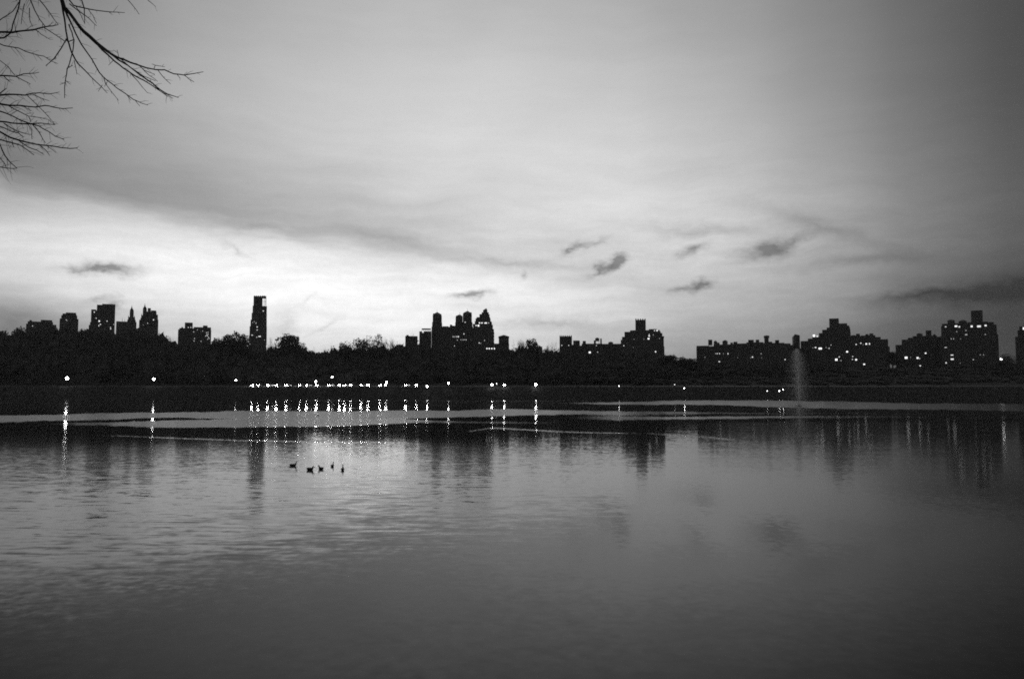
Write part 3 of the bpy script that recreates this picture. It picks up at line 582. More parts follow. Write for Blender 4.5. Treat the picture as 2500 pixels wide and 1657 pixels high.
TR = [
 (40, 799, 62, 'l', 0, 700, 'rounded tree left of the broad low block, nearest the left edge'),
 (10, 809, 50, 'l', 3, 690, 'tree crown cut by the left edge of the view'),
 (205, 803, 40, 'l', 1, 720, 'low tree filling the gap between the stepped tower and the flat slab'),
 (395, 806, 34, 'b', 0, 720, 'bare gauzy tree right against the blocky tower beside the spires'),
 (421, 815, 40, 'b', 1, 710, 'bare tree just left of the wide slab with the rooftop box'),
 (545, 815, 60, 'l', 2, 690, 'left half of the dense dome-shaped pair left of the tallest tower'),
 (580, 811, 62, 'l', 0, 680, 'right-hand, slightly taller dense domed tree left of the tallest tower'),
 (667, 819, 48, 'b', 2, 720, 'wispy bare tree at the right foot of the tallest tower'),
 (706, 814, 66, 'l', 1, 690, 'dense tree with a small pointed tuft, right of the tallest tower'),
 (738, 833, 50, 'l', 3, 700, 'sloping crown stepping down right of the tufted dense tree'),
 (766, 846, 44, 'b', 3, 700, 'thin bare tree at the lowest dip before the open-crowned group'),
 (800, 847, 46, 'b', 0, 690, 'low bushy bare tree starting the open-crowned group'),
 (836, 831, 48, 'l', 4, 690, 'loose leafy tree, leftmost and lowest of the open-crowned group'),
 (868, 823, 54, 'l', 3, 700, 'loose flat-topped tree in the middle of the open-crowned group'),
 (898, 820, 54, 'l', 4, 690, 'open-crowned tree with sky showing through, left of the tallest tuft'),
 (928, 813, 50, 'l', 3, 680, 'tallest tufted crown of the open-crowned group'),
 (962, 820, 60, 'b', 1, 690, 'broad see-through bare tree right of the tallest tufted crown'),
 (1004, 809, 44, 'b', 2, 700, 'bare twiggy tree rising behind the small plain block'),
 (1256, 826, 44, 'b', 3, 700, 'bare brushy tree immediately right of the gabled pavilion'),
 (1276, 822, 46, 'b', 0, 700, 'second, taller bare tree right of the gabled pavilion'),
 (1302, 826, 40, 'l', 2, 680, 'dense knobbly evergreen among bare trees right of the gabled pavilion'),
 (1332, 834, 44, 'b', 1, 700, 'bare tree halfway between the knobbly evergreen and the toothed-parapet block'),
 (1354, 831, 40, 'b', 2, 700, 'bare tree touching the left side of the toothed-parapet block'),
 (1636, 865, 56, 'l', 1, 700, 'low rounded tree at the right foot of the castle-like block'),
 (1662, 871, 50, 'l', 0, 690, 'low tree on the slope falling right from the castle-like block'),
 (1688, 874, 46, 'l', 2, 690, 'tree in the lowest notch before the very long block'),
 (2178, 857, 46, 'l', 1, 700, 'leafy tree in the gap left of the low stepped block'),
 (2452, 862, 50, 'l', 3, 690, 'low tree under the bright lamp near the right edge'),
 (2470, 866, 44, 'b', 0, 700, 'bare tree before the block cut by the right edge')]
for t in TR: tree(*t, group='trees standing out along the skyline')

# one dark mass of park woodland between the drive and the city
prof = [(-1600,790),(-600,800),(0,815),(60,808),(100,806),(145,804),(200,810),(230,808),(285,809),(330,806),(385,812),(415,832),(440,838),(516,838),(530,836),(600,836),(606,850),(655,852),(665,842),(720,844),(763,858),(785,860),(830,852),(900,848),(980,842),(1020,838),(1060,845),(1110,850),(1180,856),(1215,858),(1250,848),(1300,848),(1365,850),(1440,868),(1520,862),(1600,868),(1640,876),(1682,882),(1750,890),(1900,892),(1990,894),(2100,899),(2250,901),(2440,892),(2500,892),(3300,885),(4200,860)]
PX = [p[0] for p in prof]; PYY = [p[1] for p in prof]
def sphere_faces(nu, nv):
    f_ = []
    for j in range(nv - 1):
        for i in range(nu): f_.append((j * nu + i, j * nu + (i + 1) % nu, (j + 1) * nu + (i + 1) % nu, (j + 1) * nu + i))
    return np.array(f_)
nu, nv = 12, 8; SF = sphere_faces(nu, nv); HV = []; HF = []; TV = []; off = 0
th = np.linspace(0, 2 * np.pi, nu, endpoint=False); ph = np.linspace(-1.45, 1.45, nv)
SV = np.stack([np.cos(ph)[:, None] * np.cos(th), np.cos(ph)[:, None] * np.sin(th), np.sin(ph)[:, None] * np.ones(nu)], -1).reshape(-1, 3)
rows = [(745, 0), (715, 5), (685, 16), (655, 34), (633, 56)]
for (Y0, drop) in rows:
    px = -1700.0
    while px < 4300:
        Y = Y0 + rng.uniform(-9, 9); yt = np.interp(px, PX, PYY) + drop + (rng.uniform(-5, 9) if px < 1700 else rng.uniform(-9, 12))
        p = at(px, yt, Y); z = gz(p.x, Y); h = max(p.z - z, 5); R = rng.uniform(5.5, 8.5); Rz = min(h * .48, R * 1.5)
        c = np.array([p.x, Y, p.z - Rz]); lump = 1 + .16 * rng.normal(size=len(SV))
        HV.append(c + SV * lump[:, None] * np.array([R, R, Rz]) * .88); HF.append(SF + off); off += len(SV)
        n = 150; d = rng.normal(size=(n, 3)); d[:, 2] = np.abs(d[:, 2]) * .9 + rng.uniform(-.5, .2, n); d[:, 1] = -np.abs(d[:, 1]) * .6 + .3 * d[:, 1]; d /= np.linalg.norm(d, axis=1)[:, None]
        cc = c + d * np.array([R, R, Rz]) * (rng.uniform(.75, 1.1, n) + .22 * rng.random(n) ** 4)[:, None]
        t1, t2 = rng.normal(size=(n, 3)) * .6, rng.normal(size=(n, 3)) * .6
        TV.append(np.stack([cc + t1, cc - t1 * .5 + t2, cc - t2], 1).reshape(-1, 3))
        if rng.random() < .9:   # lower skirt so trunks do not float
            HV.append(np.array([p.x, Y + 1, z + h * .25]) + SV * lump[:, None] * np.array([R * .9, R * .5, h * .36])); HF.append(SF + off); off += len(SV)
        px += 1.15 * R * F / Y
v1 = np.concatenate(HV); f1 = np.concatenate(HF); v2 = np.concatenate(TV); f2 = np.arange(len(v2)).reshape(-1, 3) + len(v1)
quads = [tuple(q) for q in f1.tolist()] + [tuple(q) for q in f2.tolist()]
me = bpy.data.meshes.new("woodland"); me.from_pydata(np.concatenate([v1, v2]).tolist(), [], quads); me.update()
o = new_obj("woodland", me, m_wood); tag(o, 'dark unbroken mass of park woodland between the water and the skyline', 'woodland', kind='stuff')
# undergrowth on the far bank
n = 26000; x = rng.uniform(-760, 760, n); y = shore(x) + rng.uniform(.6, 24, n); z = ground(x, y)
c = np.stack([x, y, z + rng.uniform(0, 1.0, n) * (1 + .6 * np.sin(x / 7))], -1); t1, t2 = rng.normal(size=(n, 3)) * .38, rng.normal(size=(n, 3)) * .38
v = np.stack([c + t1, c - t1 * .5 + t2, c - t2], 1).reshape(-1, 3)
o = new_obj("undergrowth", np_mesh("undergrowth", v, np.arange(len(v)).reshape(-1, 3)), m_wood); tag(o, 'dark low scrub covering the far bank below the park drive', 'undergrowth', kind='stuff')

# ------------------------------------------------------------------ street lamps
def lamp_meshes():
    q = MB(); q.lathe(0, 0, [(.22, 0), (.22, .25), (.12, .5), (.08, .7), (.06, .9), (.05, 1.0)], 10); base = q.mesh('base')
    q = MB(); q.lathe(0, 0, [(.05, 0), (.045, .5), (.04, 1.0)], 8); post = q.mesh('post')
    q = MB(); q.lathe(0, 0, [(.30, 0), (.26, .08), (.10, .18), (.02, .32)], 10); cap = q.mesh('cap')
    for m_ in (base, post, cap): m_.materials.append(m_metal)
    return base, post, cap
LB, LP, LC = lamp_meshes()
GM = {}
def globe_mesh(r_, st):
    if (r_, st) not in GM:
        q = MB(); q.lathe(0, 0, [(r_ * math.cos(t), r_ * math.sin(t)) for t in np.linspace(-1.5, 1.5, 9)], 12); m_ = q.mesh('globe', True); m_.materials.append(emat(st)); GM[(r_, st)] = m_
    return GM[(r_, st)]
def lamp(px, py, label, r_=.5, st=30, Y=None):
    if Y is None:
        Y = 598
        for d in (27, 20, 15, 10, 5, 3):
            Y = 570 + d; p = at(px, py, Y)
            if p.z - gz(p.x, Y) > 3.2: break
        p = at(px, py, Y); Y = float(Y + shore(p.x) - 570)
    p = at(px, py, Y); z = gz(p.x, Y); h = p.z - z
    t = thing('street_lamp', label, 'street lamp', (p.x, Y, z), 'park lamps on the far bank')
    new_obj('base', LB, None, t); q = new_obj('post', LP, None, t, (0, 0, 1)); q.scale = (1, 1, h - 1 - r_ * .9)
    new_obj('globe', globe_mesh(r_, st), None, t, (0, 0, h)); new_obj('cap', LC, None, t, (0, 0, h + r_ * .85))
for a in [(164, 923, 'brightest lone park lamp, nearest the left edge', .95, 45), (375.5, 925, 'park lamp standing alone, second from the left edge', .75, 40),
          (576, 928, 'small park lamp just left of the row of car lights', .5, 25), (771, 931, 'park lamp just above the middle of the car lights', .62, 34),
          (811, 920, 'highest park lamp, above the car lights', .5, 30), (944, 933, 'park lamp over the right end of the car lights', .58, 34),
          (1043, 943, 'low park lamp first right of the car lights', .6, 30), (1095, 935, 'park lamp below the three pointed towers', .58, 32),
          (1201, 939, 'left lamp of the close pair below the stepped tower', .68, 36), (1212.5, 936, 'tiny faint lamp between the close pair', .25, 8),
          (1231, 939.5, 'right lamp of the close pair below the gabled pavilion', .68, 36), (1308, 938.5, 'park lamp with the longest streak in the water, right of the close pair', .72, 45),
          (1511, 942, 'tiny lone lamp below the castle-like block', .25, 14), (1647, 938.5, 'very faint lamp below the slope of low trees', .2, 5), (1670.5, 947.3, 'tiny lamp below the notch in the trees', .32, 16),
          (1873, 954, 'leftmost faint waterside lamp left of the fountain', .27, 7), (1902.5, 954, 'lower waterside lamp nearest the fountain', .3, 14), (1911.5, 950.5, 'upper waterside lamp nearest the fountain', .28, 9)]:
    lamp(*a)
lamp(2444, 876, 'bright high lamp right of the huge dark block', 1.0, 6, Y=702)

# ------------------------------------------------------------------ cars with their headlights on
def car_meshes(tall):
    q = MB(); w2 = .9
    pr = [(-2.2, .35), (-2.25, .75), (-1.5, .95), (1.3, 1.0), (2.2, .92), (2.25, .4)]
    n_ = len(pr); vs = [(sx * w2, y, z) for sx in (-1, 1) for (y, z) in pr]
    q.add(vs, [tuple(range(n_))[::-1], tuple(range(n_, 2 * n_))] + [(i, (i + 1) % n_, n_ + (i + 1) % n_, n_ + i) for i in range(n_)]); body = q.mesh('body')
    q = MB(); q.box(-.78, .78, -.9, 1.7, .96, 1.5 + tall, .18); cab = q.mesh('window')
    q = MB(); q.box(-.68, .68, -.6, 1.4, 1.5 + tall, 1.53 + tall); roof = q.mesh('roof')
    q = MB(); vs = []; n_ = 14
    for sx in (-.11, .11): vs += [(sx, .33 * math.cos(2 * math.pi * k / n_), .33 * math.sin(2 * math.pi * k / n_)) for k in range(n_)]
    q.add(vs, [tuple(range(n_))[::-1], tuple(range(n_, 2 * n_))] + [(k, (k + 1) % n_, n_ + (k + 1) % n_, n_ + k) for k in range(n_)]); wh = q.mesh('wheel')
    for m_, mm in ((body, m_car), (cab, m_glass), (roof, m_car), (wh, m_tyre)): m_.materials.append(mm)
    return body, cab, roof, wh
CARS = [car_meshes(0), car_meshes(.25)]
HLM = {}
def hl_mesh(r_, st):
    if (r_, st) not in HLM:
        q = MB(); n_ = 12; vs = []
        for y_, rr in ((-.07, r_ * .8), (.0, r_)): vs += [(rr * math.cos(2 * math.pi * k / n_), y_, rr * math.sin(2 * math.pi * k / n_)) for k in range(n_)]
        q.add(vs, [tuple(range(n_)), tuple(range(n_, 2 * n_))[::-1]] + [(k, n_ + k, n_ + (k + 1) % n_, (k + 1) % n_) for k in range(n_)])
        m_ = q.mesh('headlight'); m_.materials.append(emat(st)); HLM[(r_, st)] = m_
    return HLM[(r_, st)]
ordn = ['first', 'second', 'third', 'fourth', 'fifth', 'sixth', 'seventh', 'eighth', 'ninth', 'tenth', 'eleventh', 'twelfth', 'thirteenth', 'fourteenth', 'fifteenth', 'sixteenth', 'seventeenth', 'eighteenth']
cars = [(621, 1.0), (635, 1.0), (660, 1.3), (680, 2.0), (705, 1.2), (737, 1.4), (754, 1.1), (778, 1.4), (808, 1.0), (834, .9), (846, 1.1), (861, 1.3), (887, 1.1), (903, .9), (932, 1.4), (946, .2), (994.5, .5), (1021, .4)]
for i, (px, br) in enumerate(cars):
    lane = (0, 5.0)[i % 2]; p = at(px, 941, 603); Y = float(shore(p.x)) + 31 + lane; p = at(px, 941, Y); z = gz(p.x, Y) + .05
    x_ = p.x
    t = thing('car', 'dark car with headlights on, %s from the left in the line on the far drive' % ordn[i], 'car', (x_, Y, z), 'cars with headlights on the far bank drive', rz=math.radians(-28 + random.uniform(-8, 8)))
    body, cab, roof, wh = CARS[i % 2]
    new_obj('body', body, None, t); new_obj('window', cab, None, t); new_obj('roof', roof, None, t)
    for sx in (-.82, .82):
        for sy in (-1.4, 1.4): new_obj('wheel', wh, None, t, (sx, sy, .33))
    for sx in (-.62, .62): new_obj('headlight', hl_mesh(.28, round(420 * br)), None, t, (sx, -2.28, .66))

# ------------------------------------------------------------------ fountain
fy = 275.0; p = at(1950, 988, fy); fx = p.x
ft = thing('fountain', 'tall pale plume of a floating fountain on the right side of the water', 'fountain', (fx, fy, 0))
q = MB(); q.lathe(0, 0, [(1.2, -.3), (1.3, .05), (1.1, .25), (.4, .3), (.25, .7), (.15, .8)], 16); q.build('nozzle', m_stonework, ft)
top = at(1950, 852, fy).z; n = 15000
u = rng.random(n) ** .8; zz = .7 + u * (top - .7); hw = np.interp(u, [0, .3, .7, .9, 1], [3.4, 3.2, 2.7, 1.7, .5])
a = rng.uniform(0, 6.28, n); rr = hw * np.abs(rng.normal(size=n)) * .62
c = np.stack([rr * np.cos(a) - .5 * (u - .5), rr * np.sin(a), zz], -1)
sp_ = rng.random(n) < .14; c[sp_] = np.stack([rng.normal(size=sp_.sum()) * 3.6, rng.normal(size=sp_.sum()) * 3.6, np.abs(rng.normal(size=sp_.sum())) * .7], -1); s_ = rng.uniform(.025, .065, n)[:, None]
oc = np.array([[1, 0, 0], [-.5, .87, 0], [-.5, -.87, 0], [0, 0, 2.2]]); v = (c[:, None, :] + oc[None] * s_[:, None, :]).reshape(-1, 3)
fi = np.array([[0, 1, 3], [1, 2, 3], [2, 0, 3], [0, 2, 1]]); f = (fi[None] + 4 * np.arange(n)[:, None, None]).reshape(-1, 3)
new_obj('spray', np_mesh('spray', v, f), m_spray, ft)
q = MB(); q.tube([(0, 0, .7), (0, 0, top * .4), (-.1, 0, top * .8)], [.05, .06, .02], 6); q.build('jet', m_spray, ft)

# ------------------------------------------------------------------ ducks
def duck(px, py, rz, label, k=1.0, headdown=0.0):
    p = at(px, py, 50); rr = ray(px, py); s_ = H / -rr[2]; loc = (rr[0] * s_, rr[1] * s_, 0)
    t = thing('duck', label, 'duck', loc, 'ducks swimming on the reservoir', rz=rz)
    # side view runs along +x (head); z up; one skinned chain
    ch = [(-.20, .052, .014, .018), (-.17, .048, .04, .034), (-.10, .035, .065, .055), (-.01, .03, .082, .065), (.08, .035, .072, .06), (.13, .065, .045, .045),
          (.145, .12, .024, .024), (.15, .165 - headdown * .05, .022, .022), (.165 + headdown * .02, .20 - headdown * .07, .032, .030), (.195 + headdown * .02, .195 - headdown * .07, .018, .02)]
    q = MB(); n_ = 12; vs = []; fs = []
    pts = [Vector((a, 0, b_)) for a, b_, _, _ in ch]
    for i_, (a, b_, ry_, rz_) in enumerate(ch):
        d = (pts[min(i_ + 1, len(pts) - 1)] - pts[max(i_ - 1, 0)]).normalized(); nv_ = Vector((0, 1, 0)); up = nv_.cross(d) * -1
        for k_ in range(n_):
            an = 2 * math.pi * k_ / n_; vs.append(pts[i_] + nv_ * ry_ * math.cos(an) + up * rz_ * math.sin(an))
    for j in range(len(ch) - 1):
        for k_ in range(n_): k2_ = (k_ + 1) % n_; fs.append((j * n_ + k_, j * n_ + k2_, (j + 1) * n_ + k2_, (j + 1) * n_ + k_))
    fs += [tuple(range(n_))[::-1], tuple((len(ch) - 1) * n_ + k_ for k_ in range(n_))]
    q.add(vs, fs); o_ = q.build('body', m_duck, t, True); o_.scale = (k, k, k * 1.2)
    md = o_.modifiers.new('sub', 'SUBSURF'); md.levels = 1; md.render_levels = 2
    q = MB(); hx, hz = ch[-1][0], ch[-1][1]; q.tube([(hx, 0, hz), (hx + .025, 0, hz - .008), (hx + .05, 0, hz - .014)], [.014, .011, .006], 8); o_ = q.build('bill', m_bill, t, True); o_.scale = (k, k, k * 1.2)
    for sy in (-1, 1):
        q = MB(); q.add([(-.19, sy * .03, .085), (-.08, sy * .075, .085), (.06, sy * .078, .07), (.07, sy * .076, .04), (-.06, sy * .086, .03), (-.16, sy * .05, .05), (-.05, sy * .092, .06)],
                        [(0, 1, 6), (1, 2, 6), (2, 3, 6), (3, 4, 6), (4, 5, 6), (5, 0, 6)])
        o_ = q.build('wing', m_duck, t, True); o_.scale = (k, k, k * 1.2)
duck(716, 1137, math.radians(-4), 'duck in side view facing right with neck raised, leftmost of the ducks', 1.3)
duck(757.5, 1147, math.radians(-28), 'largest dark duck with its head down low, second from left', 1.5, 1.0)
duck(783.5, 1145, math.radians(140), 'compact duck facing away to the left, middle of the five', 1.3, .8)
duck(811.5, 1138, math.radians(84), 'duck seen from behind with head up, smallest and farthest of the five', 1.15)
duck(836.5, 1147, math.radians(98), 'duck seen from behind with head up, rightmost of the five', 1.3)
duck(776, 1014.5, math.radians(175), 'lone far duck on the pale wind band among the light streaks', 1.5, .8)

# ------------------------------------------------------------------ bird in the sky
q = MB(); q.add([(0, -.14, 0), (.05, 0, .02), (0, .16, 0), (-.05, 0, .02), (0, 0, -.04), (.42, -.04, .12), (-.42, -.04, .12), (.2, .06, .1), (-.2, .06, .1), (.2, -.08, .1), (-.2, -.08, .1)],
               [(0, 1, 3), (1, 2, 3), (0, 4, 1), (1, 4, 2), (2, 4, 3), (3, 4, 0), (1, 9, 7), (9, 5, 7), (3, 8, 10), (10, 8, 6)])
o = q.build('flying_bird', m_duck); o.location = at(1379.5, 723, 190); tag(o, 'tiny dark bird flying alone above the long low rooftop', 'bird')

# ------------------------------------------------------------------ near bare tree at the left
T0 = Vector((-8.6, 6.0, gz(-8.6, 6) - .1))
nt_root = thing('bare_tree', 'close bare tree reaching drooping twigs in at the upper left corner', 'tree', T0)
def loc(v): return Vector(v) - T0
q = MB(); q.tube([loc(T0), loc(T0 + Vector((.1, 0, 1.2))), loc(T0 + Vector((0, .2, 3.5))), loc(T0 + Vector((.2, .3, 6))), loc(T0 + Vector((.1, .6, 8.5))), loc(T0 + Vector((.3, .8, 11)))], [.34, .26, .22, .18, .13, .06], 12)
q.build('trunk', m_neartree, nt_root, True)
def limb(pts, rad):
    q = MB(); q.tube([loc(p) for p in pts], rad, 8); q.build('limb', m_neartree, nt_root, True)
tk = lambda h: T0 + Vector((.1, .25, h))
limb([tk(3.6), at(-300, 420, 7.6), at(-190, 330, 8.2), at(-120, 285, 8.5)], [.10, .07, .05, .03])
limb([tk(3.9), at(-260, 480, 8.0), at(-150, 400, 9), at(-110, 345, 9.2)], [.09, .06, .045, .025])
limb([tk(5.2), at(-300, 160, 7.8), at(-190, 120, 8.4), at(-110, 95, 8.6)], [.12, .08, .055, .03])
limb([tk(7.2), at(-250, -330, 7.6), at(-50, -300, 8.0), at(80, -180, 8.3), at(146, -20, 8.5)], [.14, .10, .07, .05, .028])
limb([at(-50, -300, 8.0), at(-20, -200, 8.8), at(30, -90, 9.2), at(50, -10, 9.3)], [.05, .035, .025, .012])
limb([at(80, -180, 8.3), at(250, -170, 8.6), at(300, -60, 8.8)], [.03, .02, .01])
# strands traced as (px, py, half width in photo px); each gets its own depth
S_ = [
 ('A', [(146,-20,3.2),(156,18,4.2),(172,35,3.2),(190,60,3.2),(205,78,3.6),(228,98,3.8),(248,115,3.2),(270,131,2.4),(290,142,2),(318,153,1.7),(345,162,1.4),(372,169,1.2),(388,171,1.2),(402,171,1.2),(425,181,1.1),(450,184,1),(475,180,.8),(497,176,.6)], 8.5),
 ('A', [(250,117,1.6),(270,132,1.8),(288,146,1.6),(312,160,1.3),(330,174,1.3),(352,190,1.4),(372,203,1.4),(392,220,1.2),(413,232,.9),(436,239,.6)], 8.45),
 ('A', [(240,112,1.8),(262,133,1.8),(280,150,1.6),(300,166,1.4),(325,183,1.4),(350,196,1.2),(368,207,1.0),(385,219,.9),(400,229,.8),(411,237,.6)], 8.55),
 ('A', [(316,176,.9),(336,198,.7),(360,227,.5)], 8.55), ('A', [(372,204,.9),(390,222,.8),(408,232,.6),(423,241,.5)], 8.5),
 ('A', [(386,172,.8),(400,190,.7),(417,206,.5)], 8.5), ('A', [(450,184,.8),(462,194,.7),(474,201,.5)], 8.5), ('A', [(432,182,.7),(440,192,.5)], 8.5), ('A', [(376,169,.6),(379,160,.6),(371,157,.4)], 8.5), ('A', [(379,160,.6),(403,164,.4)], 8.5),
 ('A', [(340,161,.8),(352,172,.7),(378,182,.5)], 8.5), ('A', [(345,165,.8),(365,185,.6),(385,199,.5)], 8.5), ('A', [(277,148,.6),(265,160,.4)], 8.5), ('A', [(290,140,.6),(286,122,.4)], 8.5), ('A', [(296,146,.9),(325,170,.8),(350,186,.7),(380,198,.5)], 8.6),
 ('B', [(156,20,2.2),(168,45,1.8),(178,66,1.5),(192,96,1.4),(208,122,1.3),(225,146,1.2),(243,178,1.2),(262,197,1.1),(285,215,1.0),(305,228,1.0),(325,243,.9),(345,252,.7),(361,257,.5)], 8.7),
 ('B', [(253,188,.8),(258,205,.7),(275,228,.6),(290,246,.4)], 8.7), ('B', [(308,230,.7),(320,246,.4)], 8.7), ('B', [(330,245,.7),(342,260,.4)], 8.7),
 ('C', [(152,12,2),(158,48,1.6),(161,75,1.4),(165,97,1.6),(172,120,1.4),(180,138,1.5),(190,155,1.4),(205,170,1.2),(222,188,1.0),(242,207,.9),(262,228,.5)], 8.9),
 ('C', [(176,132,1.0),(171,152,.9),(164,170,1.0),(161,190,.9),(158,215,.8),(158,240,.6)], 8.9), ('C', [(168,60,1.2),(176,80,1.1),(181,98,1.1),(179,118,1.0),(176,132,.9)], 8.85), ('C', [(161,198,.7),(173,207,.4)], 8.9), ('C', [(160,202,.6),(146,207,.4)], 8.9),
 ('C', [(163,168,.8),(178,160,.6)], 8.9), ('C', [(181,148,.8),(188,182,.4)], 8.9), ('C', [(250,208,.6),(240,224,.4)], 8.9), ('C', [(262,200,.6),(255,212,.4)], 8.9), ('C', [(180,98,1),(166,103,.9),(160,96,.8)], 8.9),
 ('D', [(160,-10,1.6),(180,14,1.3),(205,20,1.1),(235,26,.9),(270,30,.8),(305,32,.5)], 9.2), ('D', [(178,-14,1.2),(200,2,1.2),(206,22,1.0),(207,58,.6)], 9.2), ('D', [(170,10,1.2),(195,30,1.0),(218,46,.8),(236,64,.5)], 9.3), ('D', [(215,22,.7),(228,40,.6),(236,58,.4)], 9.2),
 ('D', [(185,15,.8),(199,40,.6),(208,60,.4)], 9.4), ('E', [(300,-60,1.0),(312,0,.8),(325,15,.7),(340,36,.5)], 9.4), ('E', [(350,-30,.8),(362,2,.7),(380,17,.4)], 9.4),
 ('F', [(-110,95,2.4),(-60,84,2.0),(0,79,2.0),(30,80,2.0),(55,76,1.6),(85,73,1.6),(112,66,1.2),(130,64,1.0),(143,61,.7)], 8.6),
 ('F', [(50,-10,1.3),(45,22,1.2),(37,45,1.1),(31,62,1.1),(28,78,1.1)], 9.2), ('F', [(108,68,.9),(130,82,.8),(158,101,.8)], 8.8), ('F', [(165,92,1.0),(150,118,1.1),(132,144,1.0),(112,161,.6)], 9.0),
 ('F', [(-90,110,2),(-20,95,1.8),(10,93,1.6),(28,80,1.2)], 8.8), ('F', [(-20,100,1.2),(10,112,1.0),(46,118,.9),(62,126,.9),(85,133,.8),(108,138,.7),(125,150,.6),(142,156,.4)], 9.1), ('F', [(88,74,.9),(100,84,.7),(122,97,.4)], 8.8),
 ('G', [(88,-10,1.2),(108,14,1.0),(120,30,.9),(135,52,.7),(142,60,.5)], 9.6), ('G', [(70,-10,1.2),(85,26,1.0),(97,48,.9),(112,67,.8)], 9.7), ('G', [(-20,66,1.0),(8,44,.9),(32,28,.8),(48,4,.8)], 9.7), ('G', [(72,20,.8),(73,50,.6),(80,66,.4)], 9.8), ('G', [(60,10,.8),(55,36,.6),(52,60,.5)], 9.9),
 ('H', [(-120,200,2),(-40,190,1.6),(0,185,1.5),(38,187,1.2),(58,181,.9),(75,180,.8),(96,177,.5)], 8.9), ('H', [(38,187,.9),(55,196,.8),(75,206,.5)], 8.9), ('H', [(0,148,.7),(20,163,.7),(36,184,.6)], 9.1), ('H', [(10,187,1),(25,200,.7)], 9),
 ('I', [(-120,285,2.6),(-50,245,2),(0,233,1.8),(30,231,1.5),(62,233,1.2),(80,228,1.1),(95,227,.9),(120,230,.8),(146,225,.5)], 8.6), ('I', [(66,233,.8),(88,254,.7),(112,278,.6),(135,305,.4)], 8.6), ('I', [(80,231,.8),(100,240,.7),(121,247,.4)], 8.7), ('I', [(-10,236,1.2),(8,222,1),(16,216,.6)], 8.8),
 ('I', [(-120,285,2.2),(-50,256,2),(0,254,2),(25,258,1.6),(50,258,1.3),(88,262,1.1),(110,258,1.1),(130,262,1.0),(155,266,.8),(178,264,.6)], 8.5), ('I', [(20,258,1),(50,274,.9),(70,284,.8),(76,298,.6)], 8.6), ('I', [(72,284,.6),(100,288,.6),(118,292,.5),(134,304,.4)], 8.7), ('I', [(40,258,.7),(62,262,.6),(75,271,.4)], 8.5),
 ('J', [(-110,300,2.2),(-50,275,1.8),(0,272,1.4),(25,281,1.2),(50,294,1.2),(72,302,1.4),(95,308,1.1),(118,321,1.0),(135,333,.9),(157,341,.6)], 8.7), ('J', [(80,305,.9),(95,322,.9),(106,342,.6),(112,350,.4)], 8.7), ('J', [(-110,300,2),(0,297,1.6),(30,301,1.3),(70,303,1.3),(100,301,.9),(135,305,.6)], 8.8), ('J', [(68,303,.7),(78,318,.6),(78,340,.4)], 8.8),
 ('K', [(-110,345,2.6),(-50,310,2.2),(0,322,1.9),(25,336,1.8),(55,345,1.5),(90,353,1.3),(120,356,1.1),(150,361,1.0),(172,363,.9),(190,361,.6)], 9.0), ('K', [(98,355,.9),(112,367,.8),(122,381,.4)], 9.0), ('K', [(116,357,.8),(137,373,.4)], 9.0), ('K', [(45,343,1.0),(70,360,.9),(90,367,.8),(108,378,.5)], 9.0),
 ('K', [(-60,325,1.6),(0,341,1.3),(25,348,1.2),(50,355,1.1),(65,365,.9),(83,379,.6)], 9.1), ('K', [(-50,300,1.4),(0,309,1.1),(25,320,1.0),(45,325,1.0),(58,335,.6)], 9.2), ('K', [(10,302,1),(40,320,1),(60,326,.7),(78,329,.4)], 9.3),
 ('K', [(-80,345,1.4),(0,352,1.2),(12,380,1.1),(22,393,1),(35,405,.8),(42,412,.6)], 9.1), ('K', [(-60,410,1.2),(0,408,.9),(20,411,.8),(42,411,.5)], 9.2), ('K', [(-70,380,1),(0,385,.8),(12,400,.7),(16,412,.4)], 9.2), ('K', [(30,345,.7),(33,360,.4)], 9.1)]
by = {}
for key, pts, Y in S_: by.setdefault(key, []).append((pts, Y))
rr_ = random.Random(11)
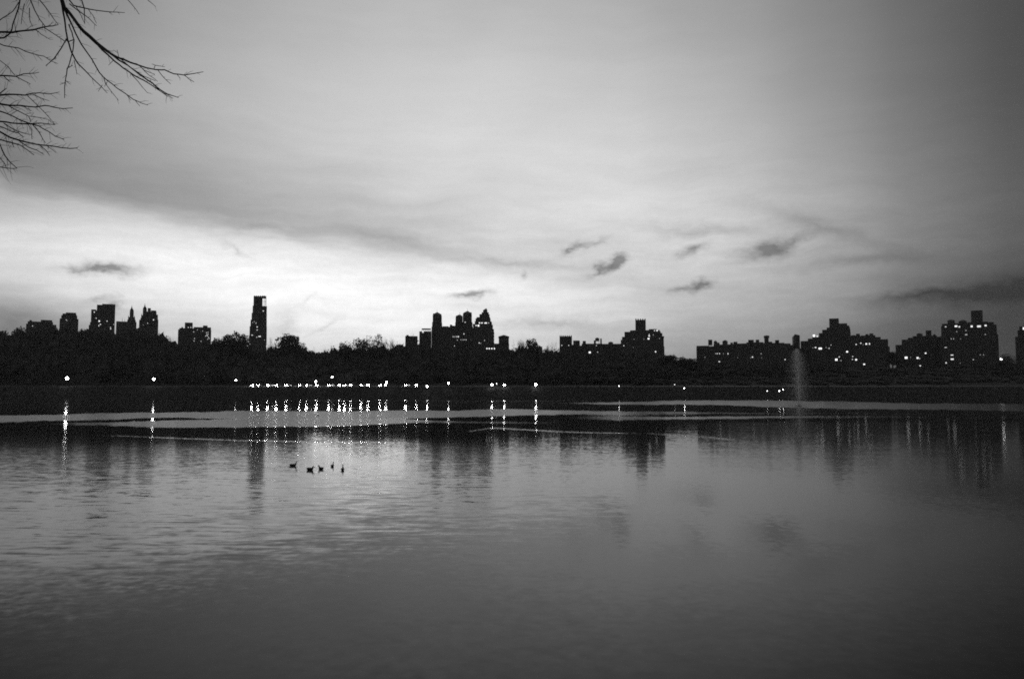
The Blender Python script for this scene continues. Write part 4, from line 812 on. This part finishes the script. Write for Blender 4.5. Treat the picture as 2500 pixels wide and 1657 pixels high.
for key, lst in by.items():
    q = MB()
    for pts, Y in lst:
        P3 = [at(a, b_, Y + .02 * i) for i, (a, b_, _) in enumerate(pts)]; R3 = [w_ * Y / F * 1.3 for _, _, w_ in pts]
        # subdivide with a little wobble
        PP = []; RR = []
        for i in range(len(P3) - 1):
            for t in (0, .5):
                PP.append(P3[i].lerp(P3[i + 1], t) + (Vector((rr_.uniform(-1, 1), 0, rr_.uniform(-1, 1))) * .0035 if t else Vector())); RR.append(R3[i] * (1 - t) + R3[i + 1] * t)
        PP.append(P3[-1]); RR.append(R3[-1]); q.tube([loc(p) for p in PP], RR, 6)
        main = max(w_ for _, _, w_ in pts) > 1.1
        dense = key in 'FGHIJK'
        for i in range(len(pts) - 1):
            a, c_ = pts[i], pts[i + 1]; seg = math.hypot(c_[0] - a[0], c_[1] - a[1]); base_an = math.atan2(c_[1] - a[1], c_[0] - a[0])
            for _ in range(int(seg / (11 if dense else 26) + rr_.random())):
                t = rr_.random(); x0, y0 = a[0] + (c_[0] - a[0]) * t, a[1] + (c_[1] - a[1]) * t
                an = base_an + rr_.choice((-1, 1)) * rr_.uniform(.35, 1.1); ln = rr_.uniform(4, 16) * (1.8 if dense and x0 < 70 else 1) * (1 if main else .6)
                y1 = y0 + math.sin(an) * ln; x1 = x0 + math.cos(an) * ln; x2, y2 = x1 + math.cos(an - .2) * ln * .6, y1 + math.sin(an + .3) * ln * .6
                d = rr_.uniform(-.25, .25); q.tube([loc(at(x0, y0, Y)), loc(at(x1, y1, Y + d)), loc(at(x2, y2, Y + 1.6 * d))], [.0022, .0017, .0009], 4)
    q.build('branch', m_neartree, nt_root, True)

# ------------------------------------------------------------------ thin haze box, added to lift the blacks and give grain
q = MB(); q.box(-2350, 2350, -430, 2250, -6, 135)
mh = bpy.data.materials.new("black_lift_haze"); mh.use_nodes = True; t = mh.node_tree; t.nodes.clear()
pv = t.nodes.new('ShaderNodeVolumePrincipled'); pv.inputs['Color'].default_value = (.9, .9, .9, 1); pv.inputs['Density'].default_value = .00006; pv.inputs['Anisotropy'].default_value = .2
ot = t.nodes.new('ShaderNodeOutputMaterial'); t.links.new(pv.outputs[0], ot.inputs['Volume'])
o = q.build('haze', mh); tag(o, 'thin even haze added over the whole park to lift the blacks', 'haze', kind='stuff')
